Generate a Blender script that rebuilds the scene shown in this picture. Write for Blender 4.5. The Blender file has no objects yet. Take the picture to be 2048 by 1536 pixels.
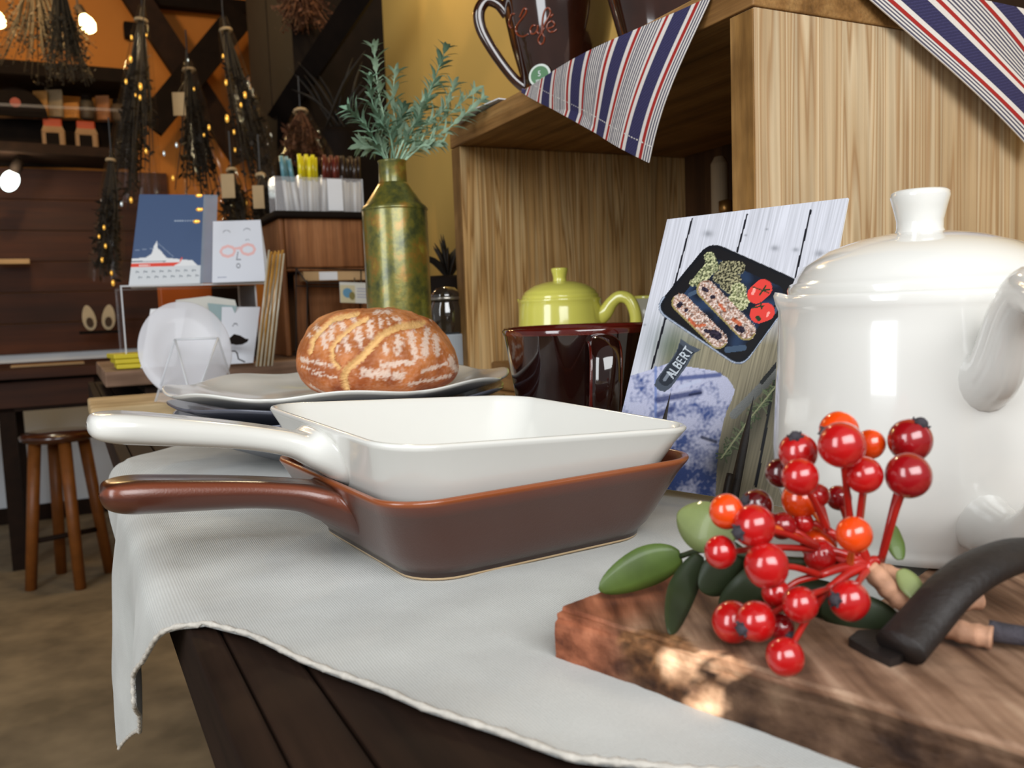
import bpy, bmesh, math, random
import numpy as np
from mathutils import Vector, Matrix, noise
random.seed(7); rng = np.random.default_rng(7)
C = bpy.context.scene.collection
S = bpy.context.scene
PI = math.pi

# ------------------------------------------------------------------ camera
FPX, PITCH, ROLL, EYE = 1706.5, 0.0906, 0.0379, 0.1266
cF = np.array([0, math.cos(PITCH), -math.sin(PITCH)])
_u0 = np.array([0, math.sin(PITCH), math.cos(PITCH)]); _r0 = np.array([1.0, 0, 0])
cR = math.cos(ROLL)*_r0 - math.sin(ROLL)*_u0
cU = math.sin(ROLL)*_r0 + math.cos(ROLL)*_u0
cd = bpy.data.cameras.new('camera'); cam = bpy.data.objects.new('camera', cd); C.objects.link(cam)
cd.lens = 4.3; cd.sensor_fit = 'HORIZONTAL'; cd.sensor_width = 4.3*2048/FPX
cd.clip_start = 0.01; cd.clip_end = 60
M = Matrix(((cR[0], cU[0], -cF[0], 0), (cR[1], cU[1], -cF[1], 0), (cR[2], cU[2], -cF[2], EYE), (0, 0, 0, 1)))
cam.matrix_world = M
cd.dof.use_dof = True; cd.dof.focus_distance = 0.48; cd.dof.aperture_fstop = 2.3
S.camera = cam

# ------------------------------------------------------------------ world, light, exposure
S.view_settings.view_transform = 'Standard'; S.view_settings.look = 'None'
S.view_settings.exposure = 0.0; S.view_settings.gamma = 1.0
S.view_settings.use_curve_mapping = False
w = bpy.data.worlds.new('world'); S.world = w; w.use_nodes = True
w.node_tree.nodes['Background'].inputs[0].default_value = (0.80, 0.80, 0.80, 1)
w.node_tree.nodes['Background'].inputs[1].default_value = 0.30

def area(name, loc, target, sx, sy, power, col):
    l = bpy.data.lights.new(name, 'AREA'); l.shape = 'RECTANGLE'; l.size = sx; l.size_y = sy
    l.energy = power; l.color = col
    o = bpy.data.objects.new(name, l); C.objects.link(o); o.location = loc
    o.rotation_euler = (Vector(target)-Vector(loc)).to_track_quat('-Z', 'Y').to_euler()
    return o
WIN = (0.45, -1.0, 0.98)
area('window_daylight', WIN, (0.05, 0.5, 0.1), 1.5, 0.9, 32, (0.97, 0.99, 1.0))
area('left_fill_light', (-1.7, -1.0, 0.9), (-0.4, 1.2, 0.0), 0.9, 1.6, 34, (0.93, 0.97, 1.0))  # unseen area light at the left, raised to brighten cloth and crate
def point(name, loc, power, col, r=0.04):
    l = bpy.data.lights.new(name, 'POINT'); l.energy = power; l.color = col; l.shadow_soft_size = r
    o = bpy.data.objects.new(name, l); C.objects.link(o); o.location = loc; return o
point('warm_lamp_far', (-1.5, 2.8, 1.4), 18, (1.0, 0.66, 0.31))
point('warm_lamp_right', (-0.25, 2.0, 1.25), 9, (1.0, 0.82, 0.52))

# ------------------------------------------------------------------ projection helpers (a traced pixel -> a point in the room)
def ray(px, py):
    d = cF + cR*((px-1024)/FPX) - cU*((py-768)/FPX)
    return d/d[1]
def atD(px, py, D):
    d = ray(px, py); return np.array([0, 0, EYE]) + d*D
def atZ(px, py, z):
    d = ray(px, py); return np.array([0, 0, EYE]) + d*((z-EYE)/d[2])
def atPlane(px, py, P, n):
    d = ray(px, py); o = np.array([0, 0, EYE]); t = np.dot(np.array(P)-o, n)/np.dot(d, n); return o+d*t

# table axes
TH = 0.479
tv = np.array([-math.sin(TH), math.cos(TH), 0]); tu = np.array([math.cos(TH), math.sin(TH), 0]); tO = np.array([0.048-.0077*math.cos(0.479), -.0077*math.sin(0.479), 0])
def T(a, b, z=0.0): return tO + tv*a + tu*b + np.array([0, 0, z])

# ------------------------------------------------------------------ materials
def lin(c):
    return tuple(((x/255)/12.92 if x/255 <= 0.04045 else ((x/255+0.055)/1.055)**2.4) for x in c)
def newmat(name):
    m = bpy.data.materials.new(name); m.use_nodes = True
    nt = m.node_tree; b = nt.nodes['Principled BSDF']
    return m, nt, b
def ramp(nt, stops):
    r = nt.nodes.new('ShaderNodeValToRGB'); e = r.color_ramp.elements
    e[0].position = stops[0][0]; e[0].color = (*lin(stops[0][1]), 1)
    e[1].position = stops[1][0]; e[1].color = (*lin(stops[1][1]), 1)
    for p, c in stops[2:]:
        x = e.new(p); x.color = (*lin(c), 1)
    return r
def mat(name, col, rough=0.5, var=0.08, scale=30, metal=0, coat=0, spec=0.5, bump=0.0, bscale=None, trans=0, alpha=1, sss=0, emit=None, ior=None, coatr=0.05):
    m, nt, b = newmat(name)
    c = lin(col)
    tc = nt.nodes.new('ShaderNodeTexCoord'); n = nt.nodes.new('ShaderNodeTexNoise')
    n.inputs['Scale'].default_value = scale; n.inputs['Detail'].default_value = 4
    nt.links.new(tc.outputs['Object'], n.inputs['Vector'])
    r = nt.nodes.new('ShaderNodeValToRGB'); e = r.color_ramp.elements
    e[0].position = 0.3; e[1].position = 0.7
    e[0].color = (*[max(0, x*(1-var)) for x in c], 1); e[1].color = (*[min(1, x*(1+var)) for x in c], 1)
    nt.links.new(n.outputs['Fac'], r.inputs[0]); nt.links.new(r.outputs[0], b.inputs['Base Color'])
    b.inputs['Roughness'].default_value = rough; b.inputs['Metallic'].default_value = metal
    b.inputs['Coat Weight'].default_value = coat; b.inputs['Coat Roughness'].default_value = coatr
    b.inputs['Specular IOR Level'].default_value = spec
    if ior: b.inputs['IOR'].default_value = ior
    b.inputs['Transmission Weight'].default_value = trans
    b.inputs['Alpha'].default_value = alpha
    if sss: b.inputs['Subsurface Weight'].default_value = sss; b.inputs['Subsurface Scale'].default_value = 0.004; b.inputs['Subsurface Radius'].default_value = (1, .5, .3)
    if emit:
        b.inputs['Emission Color'].default_value = (*lin(emit[0]), 1); b.inputs['Emission Strength'].default_value = emit[1]
    if bump:
        n2 = nt.nodes.new('ShaderNodeTexNoise'); n2.inputs['Scale'].default_value = bscale or scale; n2.inputs['Detail'].default_value = 5
        nt.links.new(tc.outputs['Object'], n2.inputs['Vector'])
        bp = nt.nodes.new('ShaderNodeBump'); bp.inputs['Strength'].default_value = bump; bp.inputs['Distance'].default_value = 0.001
        nt.links.new(n2.outputs['Fac'], bp.inputs['Height']); nt.links.new(bp.outputs[0], b.inputs['Normal'])
    return m
def wood(name, c1, c2, c3, axis='Z', ring=60, stretch=0.05, rough=0.6, bump=0.4, blot=6, coat=0, spec=0.3, seed=0.0, blotc=0.35, yaw=0.0, lines=False):
    """long grain along one object axis: stretched noise lines + wide blotches"""
    m, nt, b = newmat(name); L = nt.links.new
    tc = nt.nodes.new('ShaderNodeTexCoord'); mp = nt.nodes.new('ShaderNodeMapping')
    pre = nt.nodes.new('ShaderNodeMapping'); pre.inputs['Rotation'].default_value = (0, 0, -yaw)
    L(tc.outputs['Object'], pre.inputs['Vector'])
    sc = {'X': (stretch, 1, 1), 'Y': (1, stretch, 1), 'Z': (1, 1, stretch)}[axis]
    mp.inputs['Scale'].default_value = sc; mp.inputs['Location'].default_value = (seed, seed*1.7, seed*0.6)
    L(pre.outputs[0], mp.inputs['Vector'])
    wob = nt.nodes.new('ShaderNodeTexNoise'); wob.inputs['Scale'].default_value = 9; L(mp.outputs[0], wob.inputs['Vector'])
    ad = nt.nodes.new('ShaderNodeVectorMath'); ad.operation = 'MULTIPLY_ADD'; ad.inputs[1].default_value = (0.03, 0.03, 0.03)
    L(wob.outputs['Color'], ad.inputs[0]); L(mp.outputs[0], ad.inputs[2])
    n1 = nt.nodes.new('ShaderNodeTexNoise'); n1.inputs['Scale'].default_value = ring; n1.inputs['Detail'].default_value = 3; L(ad.outputs[0], n1.inputs['Vector'])
    n2 = nt.nodes.new('ShaderNodeTexNoise'); n2.inputs['Scale'].default_value = ring*7; n2.inputs['Detail'].default_value = 3; L(mp.outputs[0], n2.inputs['Vector'])
    n3 = nt.nodes.new('ShaderNodeTexNoise'); n3.inputs['Scale'].default_value = blot; n3.inputs['Detail'].default_value = 3; L(pre.outputs[0], n3.inputs['Vector'])
    st_ = [(0.30, c1), (0.70, c3), (0.47, c2)]
    if lines:
        st_ = [(0.25, c2), (0.80, c3)]
        for q in (.33, .385, .43, .465, .50, .535, .575, .625, .68): st_ += [(q-.016, c3 if int(q*1000) % 2 else c2), (q, c1), (q+.006, c2)]
    r = ramp(nt, st_); L(n1.outputs['Fac'], r.inputs[0])
    mx = nt.nodes.new('ShaderNodeMix'); mx.data_type = 'RGBA'; mx.blend_type = 'MULTIPLY'; mx.inputs[0].default_value = 0.5
    r2 = nt.nodes.new('ShaderNodeValToRGB'); r2.color_ramp.elements[0].position = .3; r2.color_ramp.elements[1].position = .65
    r2.color_ramp.elements[0].color = (.45, .42, .40, 1); r2.color_ramp.elements[1].color = (1.05, 1.05, 1.05, 1)
    L(n2.outputs['Fac'], r2.inputs[0]); L(r.outputs[0], mx.inputs[6]); L(r2.outputs[0], mx.inputs[7])
    mx2 = nt.nodes.new('ShaderNodeMix'); mx2.data_type = 'RGBA'; mx2.blend_type = 'MULTIPLY'; mx2.inputs[0].default_value = blotc*2 if blotc < .5 else 1
    r3 = nt.nodes.new('ShaderNodeValToRGB'); r3.color_ramp.elements[0].position = .35; r3.color_ramp.elements[1].position = .6
    r3.color_ramp.elements[0].color = (.62, .58, .5, 1); r3.color_ramp.elements[1].color = (1, 1, 1, 1)
    L(n3.outputs['Fac'], r3.inputs[0]); L(mx.outputs[2], mx2.inputs[6]); L(r3.outputs[0], mx2.inputs[7])
    L(mx2.outputs[2], b.inputs['Base Color'])
    b.inputs['Roughness'].default_value = rough; b.inputs['Specular IOR Level'].default_value = spec; b.inputs['Coat Weight'].default_value = coat; b.inputs['Coat Roughness'].default_value = 0.25
    bp = nt.nodes.new('ShaderNodeBump'); bp.inputs['Strength'].default_value = bump; bp.inputs['Distance'].default_value = 0.0008
    L(n2.outputs['Fac'], bp.inputs['Height']); L(bp.outputs[0], b.inputs['Normal'])
    return m
def vcol(name, rough=0.5, coat=0, bump=0, bscale=400, spec=0.5, coatr=0.08, sss=0):
    m, nt, b = newmat(name)
    a = nt.nodes.new('ShaderNodeVertexColor'); a.layer_name = 'Col'
    nt.links.new(a.outputs['Color'], b.inputs['Base Color'])
    b.inputs['Roughness'].default_value = rough; b.inputs['Coat Weight'].default_value = coat; b.inputs['Specular IOR Level'].default_value = spec
    b.inputs['Coat Roughness'].default_value = coatr
    if bump:
        tc = nt.nodes.new('ShaderNodeTexCoord'); n = nt.nodes.new('ShaderNodeTexNoise'); n.inputs['Scale'].default_value = bscale; n.inputs['Detail'].default_value = 4
        nt.links.new(tc.outputs['Object'], n.inputs['Vector'])
        bp = nt.nodes.new('ShaderNodeBump'); bp.inputs['Strength'].default_value = bump; bp.inputs['Distance'].default_value = 0.001
        nt.links.new(n.outputs['Fac'], bp.inputs['Height']); nt.links.new(bp.outputs[0], b.inputs['Normal'])
    return m

# ------------------------------------------------------------------ geometry helpers: every one returns (verts, faces)
def cat(*parts):
    V, F = [], []
    for v, f in parts:
        k = len(V); V += [tuple(x) for x in v]; F += [tuple(i+k for i in q) for q in f]
    return V, F
def xf(vf, M=None, loc=(0, 0, 0), rz=0, rx=0, ry=0, s=1.0):
    R = Matrix.Rotation(rz, 3, 'Z') @ Matrix.Rotation(ry, 3, 'Y') @ Matrix.Rotation(rx, 3, 'X')
    return [tuple(R @ (Vector(p)*s) + Vector(loc)) for p in vf[0]], vf[1]
def box(c, s, rz=0, bev=0.0, rx=0, ry=0, seg=2):
    bm = bmesh.new(); bmesh.ops.create_cube(bm, size=1)
    for v in bm.verts: v.co = Vector((v.co.x*s[0], v.co.y*s[1], v.co.z*s[2]))
    if bev: bmesh.ops.bevel(bm, geom=bm.edges[:], offset=bev, segments=seg, affect='EDGES', profile=0.5)
    bm.verts.index_update()
    V = [tuple(v.co) for v in bm.verts]; F = [tuple(v.index for v in f.verts) for f in bm.faces]; bm.free()
    return xf((V, F), loc=c, rz=rz, rx=rx, ry=ry)
def lathe(prof, n=48, cap=True):
    V, F = [], []
    for r, z in prof:
        for k in range(n):
            t = 2*PI*k/n; V.append((r*math.cos(t), r*math.sin(t), z))
    for i in range(len(prof)-1):
        for k in range(n):
            a = i*n+k; b = i*n+(k+1) % n; F.append((a, b, b+n, a+n))
    if cap:
        if prof[0][0] > 1e-6: F.append(tuple(range(n-1, -1, -1)))
        if prof[-1][0] > 1e-6: F.append(tuple(range((len(prof)-1)*n, len(prof)*n)))
    return V, F
def smoothpts(P, k=6):
    P = [np.array(p, float) for p in P]
    if len(P) < 3: return P
    out = []
    for i in range(len(P)-1):
        p0 = P[max(i-1, 0)]; p1 = P[i]; p2 = P[i+1]; p3 = P[min(i+2, len(P)-1)]
        for j in range(k):
            t = j/k
            out.append(0.5*((2*p1)+(-p0+p2)*t+(2*p0-5*p1+4*p2-p3)*t*t+(-p0+3*p1-3*p2+p3)*t**3))
    out.append(P[-1]); return out
def tube(P, R, n=10, flat=1.0, up=None, k=0, cap=True):
    """sweep a circle (flat<1: squashed across 'up') along P"""
    if k:
        m = len(P); R = R if hasattr(R, '__len__') else [R]*m
        Q = smoothpts([list(p)+[r] for p, r in zip(P, R)], k); P = [q[:3] for q in Q]; R = [q[3] for q in Q]
    P = [np.array(p, float) for p in P]
    if not hasattr(R, '__len__'): R = [R]*len(P)
    V, F = [], []; N = None
    for i, p in enumerate(P):
        t = P[min(i+1, len(P)-1)]-P[max(i-1, 0)]; t = t/(np.linalg.norm(t)+1e-12)
        if up is not None: N = np.array(up, float)
        if N is None: N = np.array([0, 0, 1.0]) if abs(t[2]) < .9 else np.array([1.0, 0, 0])
        N = N - t*np.dot(N, t); N /= np.linalg.norm(N)+1e-12; B = np.cross(t, N)
        for j in range(n):
            a = 2*PI*j/n; V.append(tuple(p + R[i]*(math.cos(a)*B + math.sin(a)*N*flat)))
    for i in range(len(P)-1):
        for j in range(n):
            a = i*n+j; b = i*n+(j+1) % n; F.append((a, b, b+n, a+n))
    if cap: F.append(tuple(range(n-1, -1, -1))); F.append(tuple(range((len(P)-1)*n, len(P)*n)))
    return V, F
def grid(fn, nu, nv):
    V = [tuple(fn(i/(nu-1), j/(nv-1))) for j in range(nv) for i in range(nu)]
    F = [(j*nu+i, j*nu+i+1, (j+1)*nu+i+1, (j+1)*nu+i) for j in range(nv-1) for i in range(nu-1)]
    return V, F
def sphere(c, r, n=20, m=12, sq=(1, 1, 1)):
    V, F = lathe([(max(1e-5, math.sin(PI*i/m)), -math.cos(PI*i/m)) for i in range(m+1)], n)
    return [(c[0]+x*r*sq[0], c[1]+y*r*sq[1], c[2]+z*r*sq[2]) for x, y, z in V], F
def prism(poly, axis_n, depth):
    """planar polygon (3d points) thickened by depth along axis_n"""
    n = np.array(axis_n, float)*depth; k = len(poly)
    V = [tuple(np.array(p, float)) for p in poly]+[tuple(np.array(p, float)+n) for p in poly]
    F = [tuple(range(k-1, -1, -1)), tuple(range(k, 2*k))]+[(i, (i+1) % k, (i+1) % k+k, i+k) for i in range(k)]
    return V, F

# ------------------------------------------------------------------ object helpers
def root_of(o):
    while o.parent: o = o.parent
    return o
def link(name, vf, m, parent=None, smooth=False, world=False, cols=None, angle=None):
    V, F = vf
    loc = None
    if world and parent is not None:
        l = root_of(parent).location; V = [(x-l[0], y-l[1], z-l[2]) for x, y, z in V]
    elif parent is None:
        A = np.array(V); l = (float((A[:, 0].min()+A[:, 0].max())/2), float((A[:, 1].min()+A[:, 1].max())/2), float(A[:, 2].min()))
        V = (A-np.array(l)).tolist(); loc = l
    me = bpy.data.meshes.new(name); me.from_pydata(V, [], F); me.update()
    if m: me.materials.append(m)
    if smooth:
        me.polygons.foreach_set('use_smooth', [True]*len(me.polygons))
        if angle: me.set_sharp_from_angle(angle=angle)
    if cols is not None:
        ca = me.color_attributes.new('Col', 'FLOAT_COLOR', 'POINT')
        a = np.ones((len(V), 4), np.float32); a[:, :3] = cols; ca.data.foreach_set('color', a.ravel())
    o = bpy.data.objects.new(name, me); C.objects.link(o)
    if parent: o.parent = parent
    if loc: o.location = loc
    return o
def tag(o, label, cat_, group=None, kind=None):
    o['label'] = label; o['category'] = cat_
    if group: o['group'] = group
    if kind: o['kind'] = kind
    return o
def thing(name, label, cat_, loc=(0, 0, 0), group=None, rz=0, rot=None):
    o = bpy.data.objects.new(name, None); C.objects.link(o); o.location = tuple(float(x) for x in loc)
    o.rotation_euler = rot or (0, 0, rz); o.empty_display_size = 0.02
    return tag(o, label, cat_, group)
def struct(name, vf, m, parent=None, smooth=False):
    o = link(name, vf, m, parent, smooth, world=parent is not None)
    if parent is None: o['kind'] = 'structure'
    return o
def dup(o, parent=None):
    c = o.copy(); C.objects.link(c)
    if parent: c.parent = parent
    for ch in list(o.children): dup(ch, c)
    return c
# ------------------------------------------------------------------ shared materials
M_wall = mat('plaster_tan', (196, 160, 84), 0.9, 0.05, 3, bump=0.15, bscale=60)
M_wallb = mat('plaster_amber', (186, 118, 48), 0.9, 0.07, 3, bump=0.15, bscale=60)
M_white_wall = mat('plaster_white', (226, 232, 240), 0.9, 0.05, 3)
M_floor = mat('concrete_floor', (142, 126, 100), 0.75, 0.3, 9, bump=0.2, bscale=30)
M_dark = mat('dark_timber', (36, 21, 11), 0.75, 0.3, 20, spec=.2, bump=0.2, bscale=80)
M_darker = mat('black_timber', (20, 12, 7), 0.8, 0.3, 20, spec=.15)
M_panel = wood('panelled_wood', (54, 26, 10), (72, 36, 14), (92, 48, 20), 'X', 8, 0.08, 0.6, 0.2, 2, yaw=TH)
M_table = wood('old_dark_tabletop', (26, 16, 10), (38, 24, 16), (54, 36, 26), 'X', 30, 0.06, 0.72, 0.5, 9, spec=.15, yaw=TH+PI/2)
M_boxw = wood('pine_crate', (172, 136, 96), (196, 168, 130), (212, 190, 156), 'Z', 20, 0.025, 0.62, 0.9, 9, blotc=.14, yaw=0.459, lines=True)
M_boxh = wood('pine_crate_top', (120, 84, 42), (150, 108, 60), (176, 136, 84), 'Y', 52, 0.05, 0.6, 0.6, 14, blotc=.3, yaw=0.459)
M_cab = wood('small_cabinet_wood', (118, 72, 38), (148, 96, 56), (170, 116, 74), 'Z', 40, 0.05, 0.6, 0.3, 10, yaw=TH)
M_slab = wood('pale_plank', (176, 146, 100), (204, 176, 132), (220, 196, 154), 'X', 30, 0.06, 0.6, 0.3, 14, yaw=TH)
M_slab2 = wood('grey_brown_plank', (112, 84, 64), (140, 110, 90), (160, 132, 112), 'X', 30, 0.06, 0.6, 0.3, 14, yaw=TH)
M_white = mat('white_glaze', (226, 225, 219), 0.22, 0.01, 20, coat=0.6, coatr=0.08, sss=0.0)
M_pot = mat('white_teapot_glaze', (226, 224, 218), 0.15, 0.01, 20, coat=0.8, coatr=0.04)
M_grey = mat('slate_glaze', (86, 88, 100), 0.3, 0.12, 40, coat=0.4)
M_yel = mat('yellow_glaze', (230, 224, 104), 0.18, 0.03, 20, coat=0.8, coatr=0.04)
M_mug = mat('oxblood_glaze', (30, 11, 8), 0.08, 0.3, 30, coat=1.0, coatr=0.02)
M_cafe = mat('dark_brown_glaze', (50, 24, 14), 0.1, 0.3, 30, coat=1.0, coatr=0.03)
M_iron = mat('black_iron', (30, 22, 18), 0.6, 0.2, 200, bump=0.3, bscale=500)
M_acryl = mat('clear_acrylic', (235, 235, 240), 0.05, 0.0, 10, trans=0.0, alpha=0.16, coat=1.0)
M_acrylw = mat('acrylic_edge', (225, 228, 232), 0.2, 0.0, 10, alpha=0.6)
M_cello = mat('cellophane', (90, 70, 48), 0.07, 0.05, 30, alpha=0.07, coat=1.0, spec=1.0, coatr=0.03)
M_paper = mat('paper_white', (226, 228, 232), 0.7, 0.02, 30)
M_tagp = mat('kraft_tag', (176, 150, 112), 0.8, 0.05, 30)
M_kraft = mat('kraft_box', (190, 156, 112), 0.8, 0.05, 30)
M_orange = mat('orange_card', (196, 92, 16), 0.5, 0.1, 10)
M_glow = mat('bulb_glass', (255, 220, 150), 0.2, 0, 10, emit=((255, 226, 150), 9.0))
M_wire = mat('black_wire', (26, 22, 20), 0.5, 0.1, 50)

# ------------------------------------------------------------------ the room
FZ = -0.75
wb0 = np.array([-2.16, 3.786, 0]); corner = wb0 + tu*1.066
H = 2.1
def panel(p, q, z0, z1, th, n):
    """vertical slab between plan points p, q, thickened along n"""
    p = np.array(p); q = np.array(q); n = np.array(n)*th
    V = [(*p[:2], z0), (*q[:2], z0), (*(q+n)[:2], z0), (*(p+n)[:2], z0), (*p[:2], z1), (*q[:2], z1), (*(q+n)[:2], z1), (*(p+n)[:2], z1)]
    return V, [(3, 2, 1, 0), (4, 5, 6, 7), (0, 1, 5, 4), (1, 2, 6, 5), (2, 3, 7, 6), (3, 0, 4, 7)]
fl = [tuple(T(a, b, FZ)) for a, b in ((-1.2, -3.2), (-1.2, 1.0), (5.2, 1.0), (5.2, -3.2))]
struct('floor', prism([f for f in fl], (0, 0, 1), -0.05), M_floor)
bl = wb0 - tu*2.2
wbk = struct('wall_back', panel(bl, corner, 0.0, H, 0.1, tv), M_wallb)
struct('wall_back_lower', panel(bl, corner, FZ, 0.0, 0.1, tv), M_white_wall)
struct('baseboard_back', panel(bl-tv*.02, corner-tv*.02, FZ, FZ+0.07, 0.019, tv), M_dark)
cl = [tuple(T(a, b, H)) for a, b in ((0.3, -3.2), (0.3, 1.0), (5.2, 1.0), (5.2, -3.2))]
struct('ceiling', prism(cl, (0, 0, 1), 0.05), M_dark)
struct('wall_right', panel(corner, corner-tv*4.4, FZ, H, 0.1, tu), M_wall)
# boarded lower wall (dark panelling boards between desk and shelf)
pn = thing('wood_panelling', 'dark brown horizontal board panelling on the far wall above the desk', 'panelling', bl)
for k in range(6):
    z0 = 0.0+k*0.135
    link('board', panel(bl-tv*(.022+.003*(k % 2)), corner-tu*.42-tv*(.022+.003*(k % 2)), z0, z0+.131, 0.02, tv), M_panel, pn, world=True)
def wallpt(px, py, off=0.0):
    return atPlane(px, py, wb0-tv*off, tv)
# dark timber cross braces in front of the back wall, top rail
def beam(name, p, q, wd, dp, m, label, group=None):
    p = np.array(p); q = np.array(q); d = q-p; L = np.linalg.norm(d); d /= L
    n = np.cross(d, tv); n /= np.linalg.norm(n)
    poly = [p+n*wd/2, p-n*wd/2, q-n*wd/2, q+n*wd/2]
    o = link(name, prism(poly, tv, dp), m); return tag(o, label, 'beam', group)
beam('timber_brace', wallpt(252, -40, .2), wallpt(490, 320, .2), .11, .05, M_dark, 'dark timber brace of the X on the far wall, falling to the right')
beam('timber_brace', wallpt(485, 25, .30), wallpt(300, 250, .30), .12, .05, M_darker, 'dark timber brace of the X on the far wall, falling to the left, in front')
beam('timber_rail', wallpt(250, -12, .15), wallpt(545, 20, .15), .06, .06, M_darker, 'dark horizontal timber rail above the crossed braces')
b_ = wallpt(262, 62, .05); tag(link('wall_bracket', box(b_, (.06, .05, .07), TH, .006), M_darker), 'small black box fixed to the wall left of the crossed braces', 'bracket')

# shelf units on the far left wall
def shelfboard(px0, py0, px1, py1, th, dep, m, off=0.0):
    p = wallpt(px0, py0, off); q = wallpt(px1, py1, off)
    poly = [p, q, q-np.array([0, 0, th]), p-np.array([0, 0, th])]
    return prism(poly, -tv, dep)
sh = thing('wall_shelf', 'black wall shelf unit with glass fronted middle holding records and bottles at far left', 'shelf', wallpt(100, 330, 0.0))
link('top_board', shelfboard(-70, 152, 262, 176, .055, .32, M_darker), M_darker, sh, world=True)
link('glass_shelf', shelfboard(-70, 232, 262, 246, .012, .28, M_acryl), M_acryl, sh, world=True)
link('bottom_board', shelfboard(-70, 305, 232, 322, .04, .32, M_dark), M_dark, sh, world=True)
link('back_board', shelfboard(-70, 236, 262, 248, .2, .02, M_darker, 0.03), M_darker, sh, world=True)
def onshelf(px, py, off): return wallpt(px, py, off)
# record, pouches, packs
c_ = onshelf(33, 232, .2)
vf = prism([c_+tu*(.115*math.cos(t))+np.array([0, 0, .115*math.sin(t)]) for t in np.linspace(0, PI, 24)], tv, .012)
rec = thing('vinyl_record', 'black half hidden record with a small red centre on the middle shelf', 'record', c_)
link('disc', vf, M_darker, rec, world=True)
link('label', prism([c_-tv*.002+tu*(.02*math.cos(t))+np.array([0, 0, .055+.02*math.sin(t)]) for t in np.linspace(0, 2*PI, 14)[:-1]], tv, .004), mat('red_label', (150, 60, 40), .6), rec, world=True)
pouch_cols = [(150, 108, 52), (128, 112, 88), (176, 116, 44), (70, 60, 46), (146, 92, 50), (84, 66, 46)]
pouch_lab = ['tan paper pouch beside the record on the upper shelf', 'greyish round topped pouch on the upper shelf', 'bright ochre box low on the upper shelf', 'near black canister on the upper shelf', 'brown paper pouch right of the black canister', 'dull dark jar at the right end of the upper shelf']
for k, (px, wd_, hg) in enumerate([(84, .06, .1), (112, .07, .11), (140, .085, .06), (176, .055, .1), (208, .06, .1), (240, .06, .09)]):
    b = onshelf(px, 233+k*2, .13)
    m = mat('pouch_%d' % k, pouch_cols[k], .6, .15)
    rt = thing('pouch' if k not in (2, 3, 5) else ('carton' if k == 2 else 'jar'), pouch_lab[k], 'pouch' if k not in (2, 3, 5) else ('box' if k == 2 else 'jar'), b)
    if k in (3, 5):
        link('body', xf(lathe([(wd_*.42, 0), (wd_*.5, .008), (wd_*.5, hg*.75), (wd_*.38, hg*.82)], 20), loc=(0, 0, .0)), m, rt, True)
        link('lid', xf(lathe([(wd_*.42, hg*.8), (wd_*.42, hg), (wd_*.38, hg+.004)], 20)), M_darker, rt, True)
    else:
        link('body', grid(lambda u, v: (lambda a, s: (math.cos(a)*wd_*.5, math.sin(a)*.02*(1-v*.85)+0, v*hg))(2*PI*u, 1), 20, 6), m, rt, True)
        link('seal', box((0, 0, hg), (wd_*.96, .006, .012)), m, rt)
for k, px in enumerate((110, 176)):
    b = onshelf(px, 306+4*k, .16)
    rt = thing('coffee_pack', ['red topped pale pack with a dark window, left of two on the lower shelf', 'red topped pale pack with a dark window, right of two on the lower shelf'][k], 'pack', b, 'red topped packs on the lower shelf', rz=TH)
    link('body', cat(box((0, 0, .045), (.09, .05, .09), bev=.01), ([(-.045, -.025, .085), (.045, -.025, .085), (.045, .025, .085), (-.045, .025, .085), (-.034, -.016, .115), (.034, -.016, .115), (.034, .016, .115), (-.034, .016, .115)], [(0, 1, 5, 4), (1, 2, 6, 5), (2, 3, 7, 6), (3, 0, 4, 7), (4, 5, 6, 7)])), mat('pack_paper', (150, 118, 84), .7), rt)
    link('top_fold', box((0, 0, .122), (.072, .036, .04), bev=.006), mat('pack_red', (170, 62, 22), .6), rt)
    link('window', box((-.004, -.0262, .045), (.05, .003, .07), bev=.001), M_darker, rt)
# lamp glow under the shelf
lp = onshelf(20, 362, .25)
rt = thing('spot_lamp', 'small bright oval spot lamp under the shelf at far left', 'lamp', lp)
link('bulb', xf(sphere((0, 0, 0), .045, sq=(.75, .75, 1)), ry=.5), mat('cool_bulb', (255, 255, 255), .3, 0, 10, emit=((236, 250, 246), 4.0)), rt, True)
link('socket', xf(lathe([(.02, 0), (.024, .02), (.018, .06)], 16), loc=(.02, 0, .035), ry=.5), M_darker, rt, True)
point('spot_lamp_light', tuple(lp-tv*.08+np.array([0, 0, .03])), 1.6, (1.0, .85, .6), .03)
for k, (px, py) in enumerate(((175, 48), (-6, 38))):
    b = atD(px, py, 2.9)
    rt = thing('hanging_bulb', ['glowing bare bulb hanging beside the dried flowers', 'glowing bare bulb cut by the left frame edge'][k], 'bulb', b, 'bare bulbs under the ceiling')
    link('glass', xf(lathe([(.001, -.032), (.016, -.026), (.024, -.008), (.022, .01), (.013, .028), (.011, .034)], 20), ry=-.45), M_glow, rt, True)
    link('socket', xf(lathe([(.012, .03), (.015, .034), (.014, .062), (.006, .068)], 16), ry=-.45), M_darker, rt, True)
    link('cord', tube([(-.028, 0, .06), (-.03, 0, .2), (-.03, 0, H-b[2])], .003, 6), M_wire, rt)
    point('bulb_light_%s' % 'ab'[k], tuple(b-np.array([0, .06, 0])), 3.5, (1.0, .68, .3), .03)

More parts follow.
